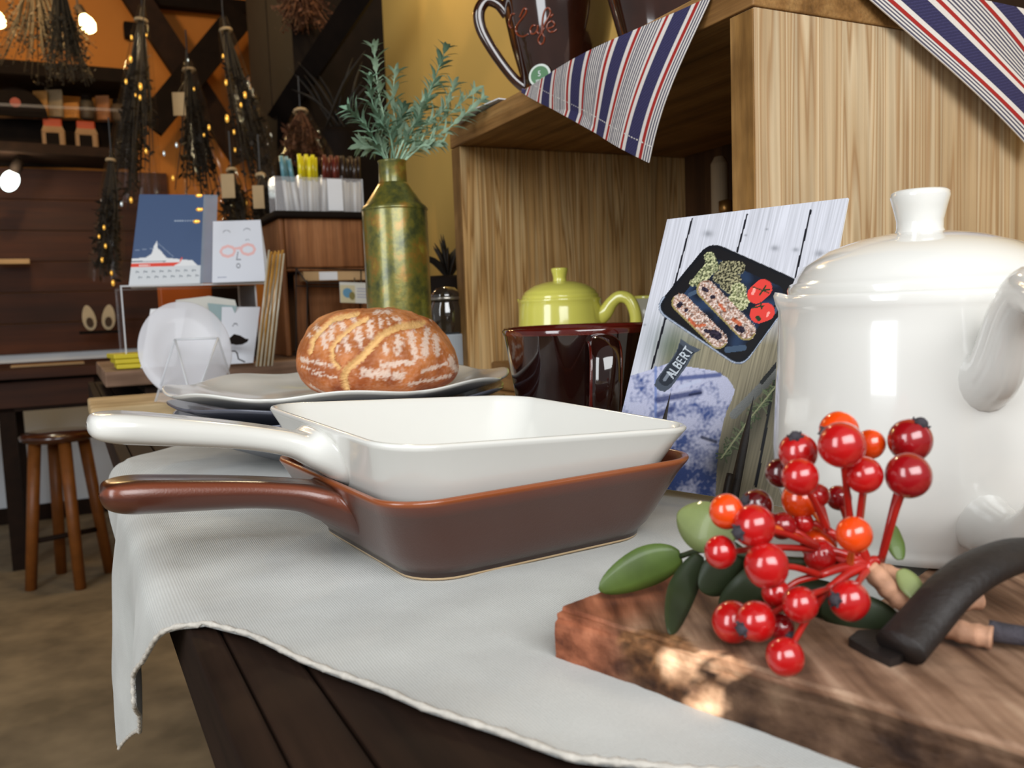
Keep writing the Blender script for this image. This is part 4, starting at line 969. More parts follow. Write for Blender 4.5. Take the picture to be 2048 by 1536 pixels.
link('print', ((XYZ+cn*.0004).tolist(), F), M_print, card, world=True, cols=np.clip(col, 0, 1))
link('backing', prism([cb+cx_*cw_*a+cz_*chh*b for a, b in ((-.5, 0), (.5, 0), (.5, 1), (-.5, 1))], cn, -.0012), M_paper, card, world=True)
# easel
es = thing('easel', 'small black wooden easel holding the photo card', 'easel', cb*np.array([1, 1, 0])+np.array([0, 0, .0025]))
for s_ in (-1, 1):
    f0 = cb+cx_*s_*.030+cn*.010; f0[2] = .004
    link('foot', tube([f0+cn*.012, f0-cn*.004, f0+cz_*.02-cn*.008, f0+cz_*.14-cn*.012], [.0045, .0045, .004, .0035], 8, k=3), M_iron, es, True, world=True)
    h0 = cb+cx_*s_*.030+np.array([0, 0, -.003])
    link('hook', tube([h0-cn*.004, h0+cn*.008, h0+cn*.010+cz_*.006, h0+cn*.010+cz_*.016], .0022, 8, k=3), M_iron, es, True, world=True)
bl_ = cb-cn*.03+cz_*.11
link('rear_leg', tube([cb+cz_*.15-cn*.012, np.array([cb[0]+cbk[0]*.11, cb[1]+cbk[1]*.11, .005])], .0035, 8), M_iron, es, True, world=True)
link('crossbar', tube([cb+cz_*.02+cx_*-.042-cn*.006, cb+cz_*.02+cx_*.042-cn*.006], .0035, 8), M_iron, es, True, world=True)
link('finial', tube([cb+cz_*(chh-.02)-cn*.006-cx_*.02, cb+cz_*(chh-.02)-cn*.012+cx_*.02], .003, 8), M_iron, es, True, world=True)
pb = atD(1453, 445, .98)
rt = thing('bottle', 'pale bottle with a brass topped stopper standing deep in the crate', 'bottle', (pb[0], pb[1], .026))
zt_ = atD(1453, 402, .98)[2]-.026
link('body', lathe([(.010, 0), (.0125, .004), (.0125, zt_*.72), (.007, zt_*.84), (.006, zt_*.93), (.0003, zt_*.935)], 28), mat('pale_bottle', (120, 104, 84), .5, .1, 30), rt, True)
link('stopper', lathe([(.007, zt_*.93), (.0085, zt_*.95), (.0085, zt_), (.0003, zt_+.002)], 20), mat('brass', (140, 100, 50), .35, .1, 40, metal=.8), rt, True)
bk = atD(1452, 350, 1.0)
tag(link('paper_roll', xf(lathe([(.009, -.262+.0), (.0105, -.255), (.0105, .02), (.006, .028), (.0003, .029)], 20), loc=(bk[0]+.004, bk[1]+.045, bk[2])), mat('taupe_roll', (150, 128, 100), .8, .05)), 'taupe roll standing upright at the back right of the crate', 'roll')

# ------------------------------------------------------------------ patinated bottle with silvery sprigs
M_vase, nt, b = newmat('patinated_metal')
def _v():
    L = nt.links.new; tc = nt.nodes.new('ShaderNodeTexCoord')
    n = nt.nodes.new('ShaderNodeTexNoise'); n.inputs['Scale'].default_value = 30; n.inputs['Detail'].default_value = 6; n.inputs['Roughness'].default_value = .65; L(tc.outputs['Object'], n.inputs['Vector'])
    r = ramp(nt, [(.30, (44, 52, 40)), (.72, (172, 160, 62)), (.42, (84, 88, 46)), (.52, (122, 116, 48)), (.60, (150, 112, 46))]); L(n.outputs['Fac'], r.inputs[0]); L(r.outputs[0], b.inputs['Base Color'])
    b.inputs['Metallic'].default_value = .45; b.inputs['Roughness'].default_value = .33; b.inputs['Coat Weight'].default_value = .5; b.inputs['Coat Roughness'].default_value = .15
    n2 = nt.nodes.new('ShaderNodeTexNoise'); n2.inputs['Scale'].default_value = 160; L(tc.outputs['Object'], n2.inputs['Vector'])
    bp = nt.nodes.new('ShaderNodeBump'); bp.inputs['Strength'].default_value = .2; bp.inputs['Distance'].default_value = .001; L(n2.outputs['Fac'], bp.inputs['Height']); L(bp.outputs[0], b.inputs['Normal'])
_v()
VD = 1.0; vb = atD(800, 640, VD)
rt = thing('bottle_vase', 'tall green gold patinated metal bottle behind the loaf holding grey green sprigs', 'vase', (vb[0], vb[1], .0015))
zs_ = atD(797, 412, VD)[2]; zn = atD(794, 372, VD)[2]; ztp = atD(793, 324, VD)[2]
rb = .0375
link('body', lathe([(.030, 0), (.035, .002), (.0365, .006), (rb, .05), (rb, zs_-.006), (rb-.0006, zs_-.003), (rb-.004, zs_), (.0185, zn-.001), (.0168, zn+.002)], 64), M_vase, rt, True)
link('neck', lathe([(.0165, zn-.002), (.0162, zn+.004), (.0158, ztp-.003), (.0168, ztp-.001), (.0165, ztp), (.0145, ztp-.001), (.0140, zn)], 48, cap=False), M_vase, rt, True)
link('shoulder_ring', lathe([(rb+.0004, zs_-.0075), (rb+.0011, zs_-.006), (rb+.0004, zs_-.0045)], 64, cap=False), M_vase, rt, True)
M_leaf = mat('sage_leaf', (158, 184, 158), .75, .18, 60, spec=.25)
M_leafd = mat('sage_leaf_dark', (112, 142, 118), .8, .2, 60, spec=.25)
sp = thing('leafy_sprigs', 'bunch of grey green narrow leaved sprigs standing in the metal bottle', 'sprigs', (vb[0], vb[1], ztp-.02))
sprigs = [[(785, 322), (762, 290), (768, 240), (758, 190), (752, 140), (748, 100)], [(795, 322), (800, 285), (790, 240), (785, 195), (790, 150)], [(800, 324), (812, 285), (835, 240), (860, 180), (880, 130), (890, 100)], [(805, 324), (830, 290), (870, 255), (905, 222), (945, 185)], [(805, 324), (845, 290), (890, 262), (930, 228), (962, 200)], [(780, 324), (760, 300), (742, 268), (722, 240), (702, 222)], [(790, 324), (770, 300), (745, 295), (725, 290)], [(800, 324), (800, 260), (815, 230), (850, 205), (870, 170)], [(792, 322), (780, 270), (765, 250), (745, 205), (742, 160)], [(808, 322), (822, 300), (850, 292), (880, 285)], [(800, 320), (812, 270), (830, 245), (842, 215)], [(788, 320), (786, 280), (800, 240), (806, 215)], [(795, 320), (830, 270), (862, 240), (890, 215), (905, 175)]]
rs_ = random.Random(11)
for k, pth in enumerate(sprigs):
    dd_ = rs_.uniform(-.03, .03)
    P = [atD(x, y, VD+dd_*(i/(len(pth)-1))) for i, (x, y) in enumerate(pth)]
    P[0] = np.array([vb[0]+rs_.uniform(-.006, .006), vb[1]+rs_.uniform(-.006, .006), ztp-.015]); Q = smoothpts(P, 8)
    st = link('stem', tube(Q, np.linspace(.0013, .0006, len(Q)), 6), M_leafd if k % 3 == 2 else M_leaf, sp, True, world=True)
    parts = []; L_ = len(Q); step = 0
    m_ = 8 if k not in (5, 6, 9) else 5
    idx = np.linspace(6, L_-1, int(L_*.62))
    for q, f in enumerate(idx):
        i = int(f); c = Q[i]; t = Q[min(i+1, L_-1)]-Q[max(i-1, 0)]; t /= np.linalg.norm(t)+1e-9
        for s2 in range(2 if i < L_-2 else 6):
            az_ = q*2.4+s2*PI+rs_.uniform(-.5, .5) if i < L_-2 else s2*1.05
            e1 = np.cross(t, [.3, 1, .1]); e1 /= np.linalg.norm(e1); e2 = np.cross(t, e1)
            o_ = e1*math.cos(az_)+e2*math.sin(az_); l = rs_.uniform(.013, .022)*(1 if i < L_-3 else .75); wd_ = rs_.uniform(.0019, .0029)
            dr = o_*.72+t*.7; dr /= np.linalg.norm(dr); sd = np.cross(dr, t); sd /= np.linalg.norm(sd)+1e-9; dn = np.cross(sd, dr)
            c1 = c+dr*l*.45+dn*.0008; c2 = c+dr*l*.8+o_*.0015; c3 = c+dr*l+o_*.004-np.array([0, 0, .001])
            cc_ = dn*.0004
            parts.append(([c-sd*.0004, c+sd*.0004, c1+sd*wd_, c1-cc_, c1-sd*wd_, c2+sd*wd_*.8, c2-cc_, c2-sd*wd_*.8, c3], [(0, 1, 2, 3), (0, 3, 4), (3, 2, 5, 6), (4, 3, 6, 7), (6, 5, 8), (7, 6, 8)]))
    o = link('leaves', cat(*parts), M_leafd if k % 3 == 2 else M_leaf, st, True, world=True); o['kind'] = 'stuff'

# glass jar on a pale tin between vase and crate
jb = atD(893, 690, 1.12); zb = .0015
tz = atD(893, 668, 1.12)[2]; jz = atD(893, 598, 1.12)[2]
tag(link('tin', xf(lathe([(.0225, 0), (.0235, .002), (.0235, tz-zb-.002), (.0225, tz-zb), (.0003, tz-zb-.0005)], 40), loc=(jb[0]+.002, jb[1], zb)), mat('pale_blue_tin', (176, 184, 192), .5, .04, 30)), 'pale bluish white tin under the glass jar', 'tin')
rt = thing('glass_jar', 'dark filled glass jar standing on the pale tin beside the crate', 'jar', (jb[0]+.002, jb[1], tz+.0005))
hj = jz-tz
M_glass = mat('dark_glass', (52, 44, 36), .05, .1, 30, coat=1.0, spec=.9)
link('body', lathe([(.018, 0), (.021, .002), (.0215, hj*.7), (.018, hj*.88), (.0175, hj)], 36), M_glass, rt, True)
link('lid', lathe([(.019, hj), (.0195, hj+.001), (.0195, hj+.006), (.012, hj+.014), (.0003, hj+.016)], 36), M_glass, rt, True)
link('clip_ring', lathe([(.0198, hj-.002), (.0208, hj), (.0198, hj+.002)], 36, cap=False), mat('zinc', (170, 165, 155), .3, .05, 30, metal=.9), rt, True)

# ------------------------------------------------------------------ rustic planks, iron handle, berries
M_plk, nt, b = newmat('rustic_plank')
def _p():
    L = nt.links.new; tc = nt.nodes.new('ShaderNodeTexCoord')
    mp = nt.nodes.new('ShaderNodeMapping'); mp.inputs['Rotation'].default_value = (0, 0, PI/4); mp.inputs['Scale'].default_value = (1, .1, 1); L(tc.outputs['Object'], mp.inputs['Vector'])
    n = nt.nodes.new('ShaderNodeTexNoise'); n.inputs['Scale'].default_value = 110; n.inputs['Detail'].default_value = 6; L(mp.outputs[0], n.inputs['Vector'])
    r = ramp(nt, [(.3, (62, 42, 32)), (.72, (176, 150, 128)), (.45, (112, 86, 68)), (.58, (144, 116, 96))]); L(n.outputs['Fac'], r.inputs[0])
    gx = nt.nodes.new('ShaderNodeVertexColor'); gx.layer_name = 'Col'
    mx = nt.nodes.new('ShaderNodeMix'); mx.data_type = 'RGBA'; mx.blend_type = 'MULTIPLY'; mx.inputs[0].default_value = 1
    L(r.outputs[0], mx.inputs[6]); L(gx.outputs['Color'], mx.inputs[7]); L(mx.outputs[2], b.inputs['Base Color'])
    n2 = nt.nodes.new('ShaderNodeTexNoise'); n2.inputs['Scale'].default_value = 240; n2.inputs['Detail'].default_value = 6; L(mp.outputs[0], n2.inputs['Vector'])
    bp = nt.nodes.new('ShaderNodeBump'); bp.inputs['Strength'].default_value = .7; bp.inputs['Distance'].default_value = .0015; L(n2.outputs['Fac'], bp.inputs['Height']); L(bp.outputs[0], b.inputs['Normal'])
    b.inputs['Roughness'].default_value = .7; b.inputs['Specular IOR Level'].default_value = .25
_p()
PK = atZ(1108, 1222, .0197)[:2]; pw = np.array([.715, .699]); pl_d = np.array([.699, -.715])   # across, along
def plankmesh(o0, wd_, ln, z0, z1, paint):
    """rough sawn plank: dense top and edges, wavy arrises"""
    na_, nc = 150, 46; V, F, Cc = [], [], []
    sect = []
    ne_ = 9
    for i in range(ne_): sect.append((0, z0+(z1-z0)*i/(ne_-1), 0))
    for i in range(1, nc): sect.append((wd_*i/(nc-1), z1, 1))
    for i in range(1, ne_): sect.append((wd_, z1-(z1-z0)*i/(ne_-1), 2))
    m = len(sect)
    for j in range(na_):
        l = ln*(j/(na_-1))**1.4
        for (c, z, kd) in sect:
            nn = noise.noise(Vector((l*45, c*60, z*90+3.1)))*.0009+noise.noise(Vector((l*160, c*200, z*260)))*.0004
            cc_, zz_ = c, z
            if kd == 0: cc_ = c+nn*1.6+.0012*math.sin(l*60)*(z-z0)/(z1-z0)
            if kd == 1: zz_ = z+nn*.8
            # worn front arris
            if c < .004 and z > z1-.004: zz_ -= .0012; cc_ += .001
            lo = l+nn*1.2 if j else l+noise.noise(Vector((c*50, z*60, 9)))*.0014-.004*max(0, .3-c/wd_)*0
            p = o0+pl_d*lo+pw*cc_; V.append((p[0], p[1], zz_)); Cc.append(paint(l, c, z, kd))
    F = [(j*m+i, j*m+i+1, (j+1)*m+i+1, (j+1)*m+i) for j in range(na_-1) for i in range(m-1)]
    F.append(tuple(range(m-1, -1, -1))); F.append(tuple(range((na_-1)*m, na_*m)))
    F += [((j+1)*m, (j+1)*m+m-1, j*m+m-1, j*m) for j in range(na_-1)]
    return (V, F), np.array(Cc)
def lc_of(px, py):
    P = atZ(px, py, .0197)[:2]-PK; return float(P@pl_d), float(P@pw)
kA = lc_of(1345, 1312); kB = lc_of(1435, 1318); kH = lc_of(1402, 1328); kC = lc_of(1425, 1385)
def paintA(l, c, z, kd):
    end = 1/(1+math.exp((l-.026)/.004)); s_ = c if kd else -(.0197-z)
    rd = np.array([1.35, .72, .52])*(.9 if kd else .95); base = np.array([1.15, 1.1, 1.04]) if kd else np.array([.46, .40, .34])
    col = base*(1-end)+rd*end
    nn = noise.noise(Vector((l*140, c*140, z*140))); n3_ = noise.noise(Vector((l*420, c*420, z*420)))
    # bark rim around the knot, then the two pale patches
    db = math.hypot((l-.045)/.021, (s_+.004)/.014)+nn*.3
    if db < 1: k_ = min(1, (1-db)*5); col = col*(1-k_)+np.array([.75, .55, .34])*(1+n3_*1.1)*k_
    for (q, rl_, rs__, off) in ((kA, .0085, .008, 0), ((kA[0]+.008, kA[1]-.009), .0075, .0065, 1), (kB, .010, .0062, 2)):
        d = math.hypot((l-q[0])/rl_, (s_-q[1])/rs__)+nn*.45
        if d < 1: k_ = min(1, (1-d)*5); col = col*(1-k_)+np.array([3.4, 3.2, 2.8])*k_
    if math.hypot(l-kH[0], s_-kH[1]) < .0017: col = np.array([.12, .08, .06])
    if abs((l-kH[0]+.0035)-.5*(s_-kH[1])) < .0008 and abs(s_-kH[1]) < .012: col = col*.25
    return tuple(np.clip(col, 0.02, 4))
vf, cc = plankmesh(PK, .0735, .42, .0025, .0197, paintA)
plk = link('rustic_board', vf, M_plk, None, False, cols=cc); tag(plk, 'weathered reddish brown board with a pale knot at its edge under the berries', 'board')
def paintB(l, c, z, kd): return (1.1, 1.0, .9)
vf, cc = plankmesh(PK+pw*.0748+pl_d*.072, .16, .36, .0025, .0118, paintB)
tag(link('rustic_board', vf, M_plk, None, False, cols=cc), 'thinner greyish brown board under the white teapot', 'board')
ih = thing('iron_handle', 'black forged iron handle arching over the weathered board at the right edge', 'handle', atZ(1750, 1308, .0195))
P = [atZ(1712, 1288, .0215), atZ(1745, 1305, .0218), atZ(1800, 1296, .0245), atD(1846, 1244, .243), atD(1905, 1178, .248), atD(1975, 1130, .256), atD(2060, 1108, .268), atD(2180, 1125, .282), atD(2290, 1210, .292), atZ(2380, 1300, .020+.0)]
P[-1] = P[-2]+np.array([.012, .004, -.02]); P[-1][2] = .0215
link('grip', tube(P[2:], [.0078, .0076, .0074, .0074, .0074, .0074, .0074, .0078], 18, .7, k=6), M_iron, ih, True, world=True)
pad = [atZ(x, y, .0198) for x, y in ((1697, 1292), (1716, 1276), (1762, 1274), (1806, 1280), (1836, 1288), (1826, 1312), (1800, 1330), (1780, 1336), (1740, 1318))]
link('foot_plate', prism(pad, (0, 0, 1), .0026), M_iron, ih, world=True)

M_berry = {}
def berrymat(k, c):
    m = mat('berry_'+k, c, .22, .10, 180, coat=.9, coatr=.06, sss=.15, spec=.6); M_berry[k] = m
berrymat('red', (186, 18, 18)); berrymat('crimson', (150, 10, 18)); berrymat('orange', (232, 72, 10)); berrymat('dark', (96, 8, 12))
M_cal = mat('calyx_black', (58, 54, 60), .85, .3, 300, bump=.6, bscale=900)
M_st = mat('stem_red', (176, 30, 20), .35, .2, 120, coat=.5); M_sto = mat('stem_orange', (206, 96, 26), .4, .2, 120, coat=.4)
M_tape = mat('stem_tape', (190, 142, 112), .7, .25, 160, bump=.7, bscale=260)
br = thing('berry_spray', 'spray of artificial red and orange berries with green leaves lying on the weathered board', 'berries', atZ(1700, 1180, .02))
#        px    py    r   D     kind     calyx(dx,dy) or None   node
BER = [(1820, 881, 44, .268, 'crimson', (.35, -.9), 0), (1817, 951, 46, .252, 'crimson', None, 0), (1683, 890, 47, .250, 'red', None, 1), (1678, 862, 40, .268, 'orange', (-.9, .1), 1), (1741, 888, 30, .275, 'orange', None, 2), (1728, 950, 38, .254, 'red', None, 2),
       (1596, 905, 40, .266, 'red', (-.3, -.95), 3), (1600, 954, 38, .252, 'red', None, 3), (1560, 946, 30, .278, 'dark', None, 3), (1600, 1000, 38, .270, 'orange', None, 3), (1636, 990, 24, .268, 'red', None, 3), (1678, 996, 26, .282, 'crimson', None, 2),
       (1453, 1023, 36, .256, 'orange', None, 4), (1513, 1012, 34, .272, 'dark', (-.9, -.4), 4), (1508, 1052, 44, .250, 'red', (-.93, .25), 4), (1565, 1052, 28, .264, 'crimson', None, 4), (1606, 1045, 22, .268, 'red', None, 3), (1441, 1104, 34, .253, 'red', None, 4), (1533, 1131, 46, .243, 'red', None, 5),
       (1708, 1069, 37, .246, 'orange', None, 6), (1636, 1088, 38, .272, 'orange', None, 6), (1640, 1112, 34, .266, 'red', None, 6), (1600, 1209, 37, .242, 'red', None, 7), (1698, 1201, 42, .246, 'red', (-.9, -.15), 8), (1466, 1244, 44, .256, 'red', None, 7), (1512, 1243, 42, .247, 'red', (-.85, .25), 7), (1562, 1255, 28, .250, 'crimson', (.2, .2), 7), (1570, 1314, 40, .2352, 'red', None, 7), (1552, 1186, 30, .256, 'red', None, 5)]
NODES = [atD(1762, 1122, .262), atD(1700, 1040, .262), atD(1712, 1110, .264), atD(1655, 1060, .266), atD(1640, 1098, .264), atD(1640, 1150, .258), atD(1700, 1130, .262), atD(1655, 1180, .256), atD(1735, 1140, .262)]
HUB = atD(1735, 1130, .264)
b0 = sphere((0, 0, 0), 1.0, 28, 18, (1, 1, 1.03))
for i, (px, py, r, D, kd, cal, nd) in enumerate(BER):
    c = atD(px, py, D); R_ = r/FPX*D*.98
    dirn = c-NODES[nd]; dirn /= np.linalg.norm(dirn)
    V = []
    ph = rs_.uniform(0, 6)
    for x, y, z in b0[0]:
        k_ = 1+.03*noise.noise(Vector((x*1.2+ph, y*1.2, z*1.2))); V.append((c[0]+x*R_*k_, c[1]+y*R_*k_, c[2]+z*R_*k_))
    bo = link('berry', (V, b0[1]), M_berry[kd], br, True, world=True)
    if cal:
        cdv = cR*cal[0]-cU*cal[1]-cF*.45; cdv /= np.linalg.norm(cdv); q = c+cdv*R_*.93
        e1 = np.cross(cdv, [.1, .2, 1]); e1 /= np.linalg.norm(e1); e2 = np.cross(cdv, e1)
        parts = [sphere(tuple(q), R_*.34, 10, 6)]
        for s_ in range(6):
            a_ = s_*PI/3; o_ = e1*math.cos(a_)+e2*math.sin(a_); w2_ = np.cross(cdv, o_)
            parts.append(tube([q+o_*R_*.1, q+o_*R_*.34+cdv*R_*.03, q+o_*R_*.42+cdv*R_*.16], [R_*.09, R_*.09, R_*.02], 6, k=2))
        link('calyx', cat(*parts), M_cal, bo, True, world=True)
    n_ = NODES[nd]; midp = (c+n_)/2+np.array([0, 0, .001])
    link('stem', tube([n_, midp, c-dirn*R_*.8], [.0012, .0010, .0009], 10, k=4), M_sto if kd == 'orange' else M_st, br, True, world=True)
for n_ in NODES:
    link('twig', tube([HUB, (HUB+n_)/2+np.array([0, 0, .001]), n_], [.0018, .0015, .0013], 10, k=3), M_st, br, True, world=True)
for P, R0 in (([HUB+np.array([0, 0, .0]), atD(1790, 1190, .262), atD(1850, 1232, .258), atZ(1905, 1258, .0245), atZ(1985, 1276, .0240)], .0033), ([atD(1752, 1140, .268), atD(1812, 1165, .272), atD(1870, 1205, .274), atZ(1960, 1245, .0160)+np.array([0, 0, .008])], .0032)):
    Q = smoothpts(P, 12); rad_ = [R0*(1+.07*math.sin(i*1.5)) for i in range(len(Q))]
    link('wrapped_stem', tube(Q, rad_, 12), M_tape, br, True, world=True)
P = [atZ(1978, 1262, .0245), atZ(2020, 1268, .0245), atZ(2100, 1280, .0245)]
link('cut_end', tube(P, [.0034, .0030, .0030], 12, k=3), M_cal, br, True, world=True)
M_gl = mat('berry_leaf', (82, 104, 42), .5, .25, 60, coat=.15); M_gl2 = mat('berry_leaf_pale', (128, 140, 86), .5, .2, 60, coat=.15); M_gl3 = mat('berry_leaf_dark', (42, 54, 28), .55, .25, 60)
def leaf(pts, wd_, m, lift=.0, curl=.15):
    """pts: 3 world points base..tip; blade with midrib fold"""
    Q = smoothpts(pts, 8); n = len(Q); V, F = [], []
    for i, q in enumerate(Q):
        t = Q[min(i+1, n-1)]-Q[max(i-1, 0)]; t /= np.linalg.norm(t); view = cF; s_ = np.cross(t, view); s_ /= np.linalg.norm(s_)
        f = i/(n-1); hw = wd_*math.sin(PI*min(1, f*.93+.06))**.75; nn_ = np.cross(s_, t)
        for k_ in (-1, -.5, 0, .5, 1):
            V.append(tuple(q+s_*hw*k_+nn_*hw*curl*(abs(k_)-.0)*(1 if True else 0)))
    for i in range(n-1):
        for k_ in range(4): a = i*5+k_; F.append((a, a+1, a+6, a+5))
    o = link('leaf', (V, F), m, br, True, world=True); md = o.modifiers.new('thick', 'SOLIDIFY'); md.thickness = .0004; return o
leaf([atD(1362, 1112, .300), atD(1290, 1135, .300), atD(1198, 1180, .298)], .0074, M_gl)
leaf([atD(1470, 1080, .285), atD(1405, 1052, .290), atD(1356, 1026, .300)], .0088, M_gl2)
leaf([atD(1400, 1110, .290), atD(1362, 1190, .280), atZ(1338, 1268, .0225)], .0052, M_gl3)
leaf([atD(1480, 1090, .282), atD(1440, 1150, .280), atD(1400, 1180, .280)], .0068, M_gl3)
leaf([atD(1800, 1120, .272), atD(1790, 1080, .276), atD(1788, 1050, .280)], .0030, M_gl)
leaf([atD(1800, 1140, .262), atD(1822, 1170, .258), atD(1842, 1205, .254)], .0034, M_gl2)
leaf([atZ(1640, 1215, .0235), atZ(1720, 1232, .0235), atZ(1800, 1240, .0225)], .0070, M_gl3)
leaf([atZ(1560, 1200, .026), atZ(1640, 1200, .0255), atZ(1720, 1215, .0245)], .0066, M_gl3)
leaf([atD(1560, 1110, .276), atD(1500, 1180, .272), atZ(1440, 1215, .0235)], .0062, M_gl3)
link('leaf_stalk', tube([atD(1362, 1112, .300), atD(1420, 1100, .29), atD(1560, 1120, .272), HUB], [.001, .001, .0014, .002], 8, k=4), M_gl3, br, True, world=True)
rc_ = atZ(1820, 1232, .0225)
link('resin_drop', tube([atZ(1790, 1222, .0225), atZ(1812, 1236, .0225), atZ(1838, 1244, .0225)], [.0008, .0014, .0008], 8, k=3), M_acrylw, br, True, world=True)

# ------------------------------------------------------------------ stationery display behind the plates
sA = atD(183, 843, 1.05); z0A, z1A = .0015, .0245
def slab(name, m, corner_, ln, dp_, z0, z1, lab, cat_='plank', bev=.003):
    c = corner_[:2]+tu[:2]*ln/2+tv[:2]*dp_/2
    return tag(link(name, box((c[0], c[1], (z0+z1)/2), (ln, dp_, z1-z0), TH, bev), m), lab, cat_)
slab('pale_board', M_slab, sA, .26, .17, .0012, .0205, 'pale wooden board overhanging the table edge behind the white handle', 'board')
sB = atD(211, 775, 1.38)
zB1 = atD(211, 744, 1.38)[2]; zB0 = .0015
bench = thing('display_bench', 'low grey brown wooden bench carrying the stationery display', 'bench', (sB[0], sB[1], .0012))
def bx_(c0, l0, l1, d0, d1, z0, z1, bev=.003):
    c = c0[:2]+tu[:2]*(l0+l1)/2+tv[:2]*(d0+d1)/2; return box((c[0], c[1], (z0+z1)/2), (l1-l0, d1-d0, z1-z0), TH, bev)
link('bench_top', bx_(sB, 0, .62, 0, .42, zB1-.026, zB1), M_slab2, bench, world=True)
for l_ in (.06, .52): link('bench_foot', bx_(sB, l_, l_+.03, .02, .40, .0012, zB1-.026), M_dark, bench, world=True)
def onB(px, py=None, off=.06):
    """point on the bench top along a pixel column, off metres back from its front edge"""
    return atPlane(px, 735, sB+tv*off, tv)*np.array([1, 1, 0])+np.array([0, 0, zB1+.0006])
# acrylic plate stand with a frosted plate, on the pale board
ps = atD(370, 790, 1.10); ps[2] = .0208
st = thing('plate_stand', 'clear acrylic plate stand on the pale board', 'stand', ps)
Q = {k: atD(*v) for k, v in dict(tl=(350, 679, 1.10), tr=(436, 676, 1.10), bl=(318, 778, 1.08), br=(466, 748, 1.15), fl=(392, 760, 1.03), fr=(398, 762, 1.03)).items()}
zb_ = .0215
bl2 = atD(310, 790, 1.10); bl2[2] = zb_; br2 = atD(470, 780, 1.16); br2[2] = zb_; fm = atD(385, 800, 1.03); fm[2] = zb_
for a_, b_, c_ in ((Q['tl'], Q['tr'], fm), (Q['tl'], bl2, fm), (Q['tr'], fm, br2)):
    n_ = np.cross(b_-a_, c_-a_); n_ /= np.linalg.norm(n_); link('panel', prism([a_, b_, c_], n_, .002), M_acryl, st, world=True)
for a_, b_ in ((Q['tl'], Q['tr']), (Q['tl'], bl2), (Q['tr'], br2), (Q['tl'], fm), (Q['tr'], fm)):
    link('edge', tube([a_, b_], .0014, 8), M_acrylw, st, True, world=True)
fp = atD(372, 735, 1.14)
nrm = np.array([.42, -.82, .34]); nrm /= np.linalg.norm(nrm)
Mx = Vector(nrm).to_track_quat('Z', 'Y').to_matrix()
rp = .068
V0, F0 = lathe([(rp*.62, 0), (rp*.64, .002), (rp*.96, .010), (rp, .012), (rp*.985, .0135), (rp*.62, .004), (.0003, .0036)], 64)
V0 = [tuple(Mx @ Vector((x*.86, y*1.0, z))+Vector((fp[0], fp[1], fp[2]))) for x, y, z in V0]
M_frost = mat('frosted_white', (226, 226, 232), .45, .02, 20, alpha=.62, coat=.3)
zmin = min(v[2] for v in V0); V0 = [(x, y, z-zmin+zb_+.001) for x, y, z in V0]
tag(link('frosted_plate', (V0, F0), M_frost, None, True), 'frosted white round plate standing upright on the acrylic stand', 'plate')

# acrylic riser with notebooks on it
rz0 = zB1+.0006; rtop = atD(240, 571, 1.44)[2]
FL = atD(240, 571, 1.44); FRt = atD(512, 570, 1.44+.0)
FL2 = FL.copy(); FL2[2] = 0
rl = .235; rd = .17
r0 = atPlane(240, 571, sB+tv*.05, tv)
rtop = r0[2]
rx = atPlane(512, 571, sB+tv*.05, tv); rl = np.linalg.norm((rx-r0)[:2])
riser = thing('acrylic_riser', 'clear acrylic shelf riser carrying the notebook and face card', 'riser', (r0[0], r0[1], rz0))
link('top_sheet', bx_(r0, 0, rl, 0, rd, rtop-.003, rtop, .0005), M_acryl, riser, world=True)
link('side_sheet', bx_(r0, 0, .003, 0, rd, rz0, rtop-.003, .0005), M_acryl, riser, world=True)
link('side_sheet', bx_(r0, rl-.003, rl, 0, rd, rz0, rtop-.003, .0005), M_acryl, riser, world=True)
for l_, d_ in ((0, 0), (rl-.0025, 0), (rl-.0025, rd-.0025)):
    link('sheet_edge', bx_(r0, l_, l_+.0025, d_-.0006, d_+.0012, rz0, rtop, .0002), M_acrylw, riser, world=True)
link('sheet_edge', bx_(r0, 0, rl, -.0006, .0012, rtop-.0026, rtop+.0002, .0002), M_acrylw, riser, world=True)
def flatprint(name, corners4, nx, ny, paint, m, parent, th=.001, chart=None):
    """quad (tl,tr,bl,br) as a thin printed sheet; paint gets u,v in 0..1 (v down)"""
    tl_, tr_, bl_, br_ = [np.array(c) for c in corners4]
    U_, V_ = np.meshgrid(np.linspace(0, 1, nx), np.linspace(0, 1, ny)); U_ = U_.ravel()[:, None]; V_ = V_.ravel()[:, None]
    XYZ = (tl_*(1-U_)+tr_*U_)*(1-V_)+(bl_*(1-U_)+br_*U_)*V_
    F = [(j*nx+i, (j+1)*nx+i, (j+1)*nx+i+1, j*nx+i+1) for j in range(ny-1) for i in range(nx-1)]
    n_ = np.cross(bl_-tl_, tr_-tl_); n_ /= np.linalg.norm(n_)
    o = link(name, ((XYZ+n_*th*.6).tolist(), F), m, parent, world=True, cols=np.clip(paint(np.hstack([U_, V_])), 0, 1))
    return o, n_
M_flat = vcol('flat_print', .5, .1)
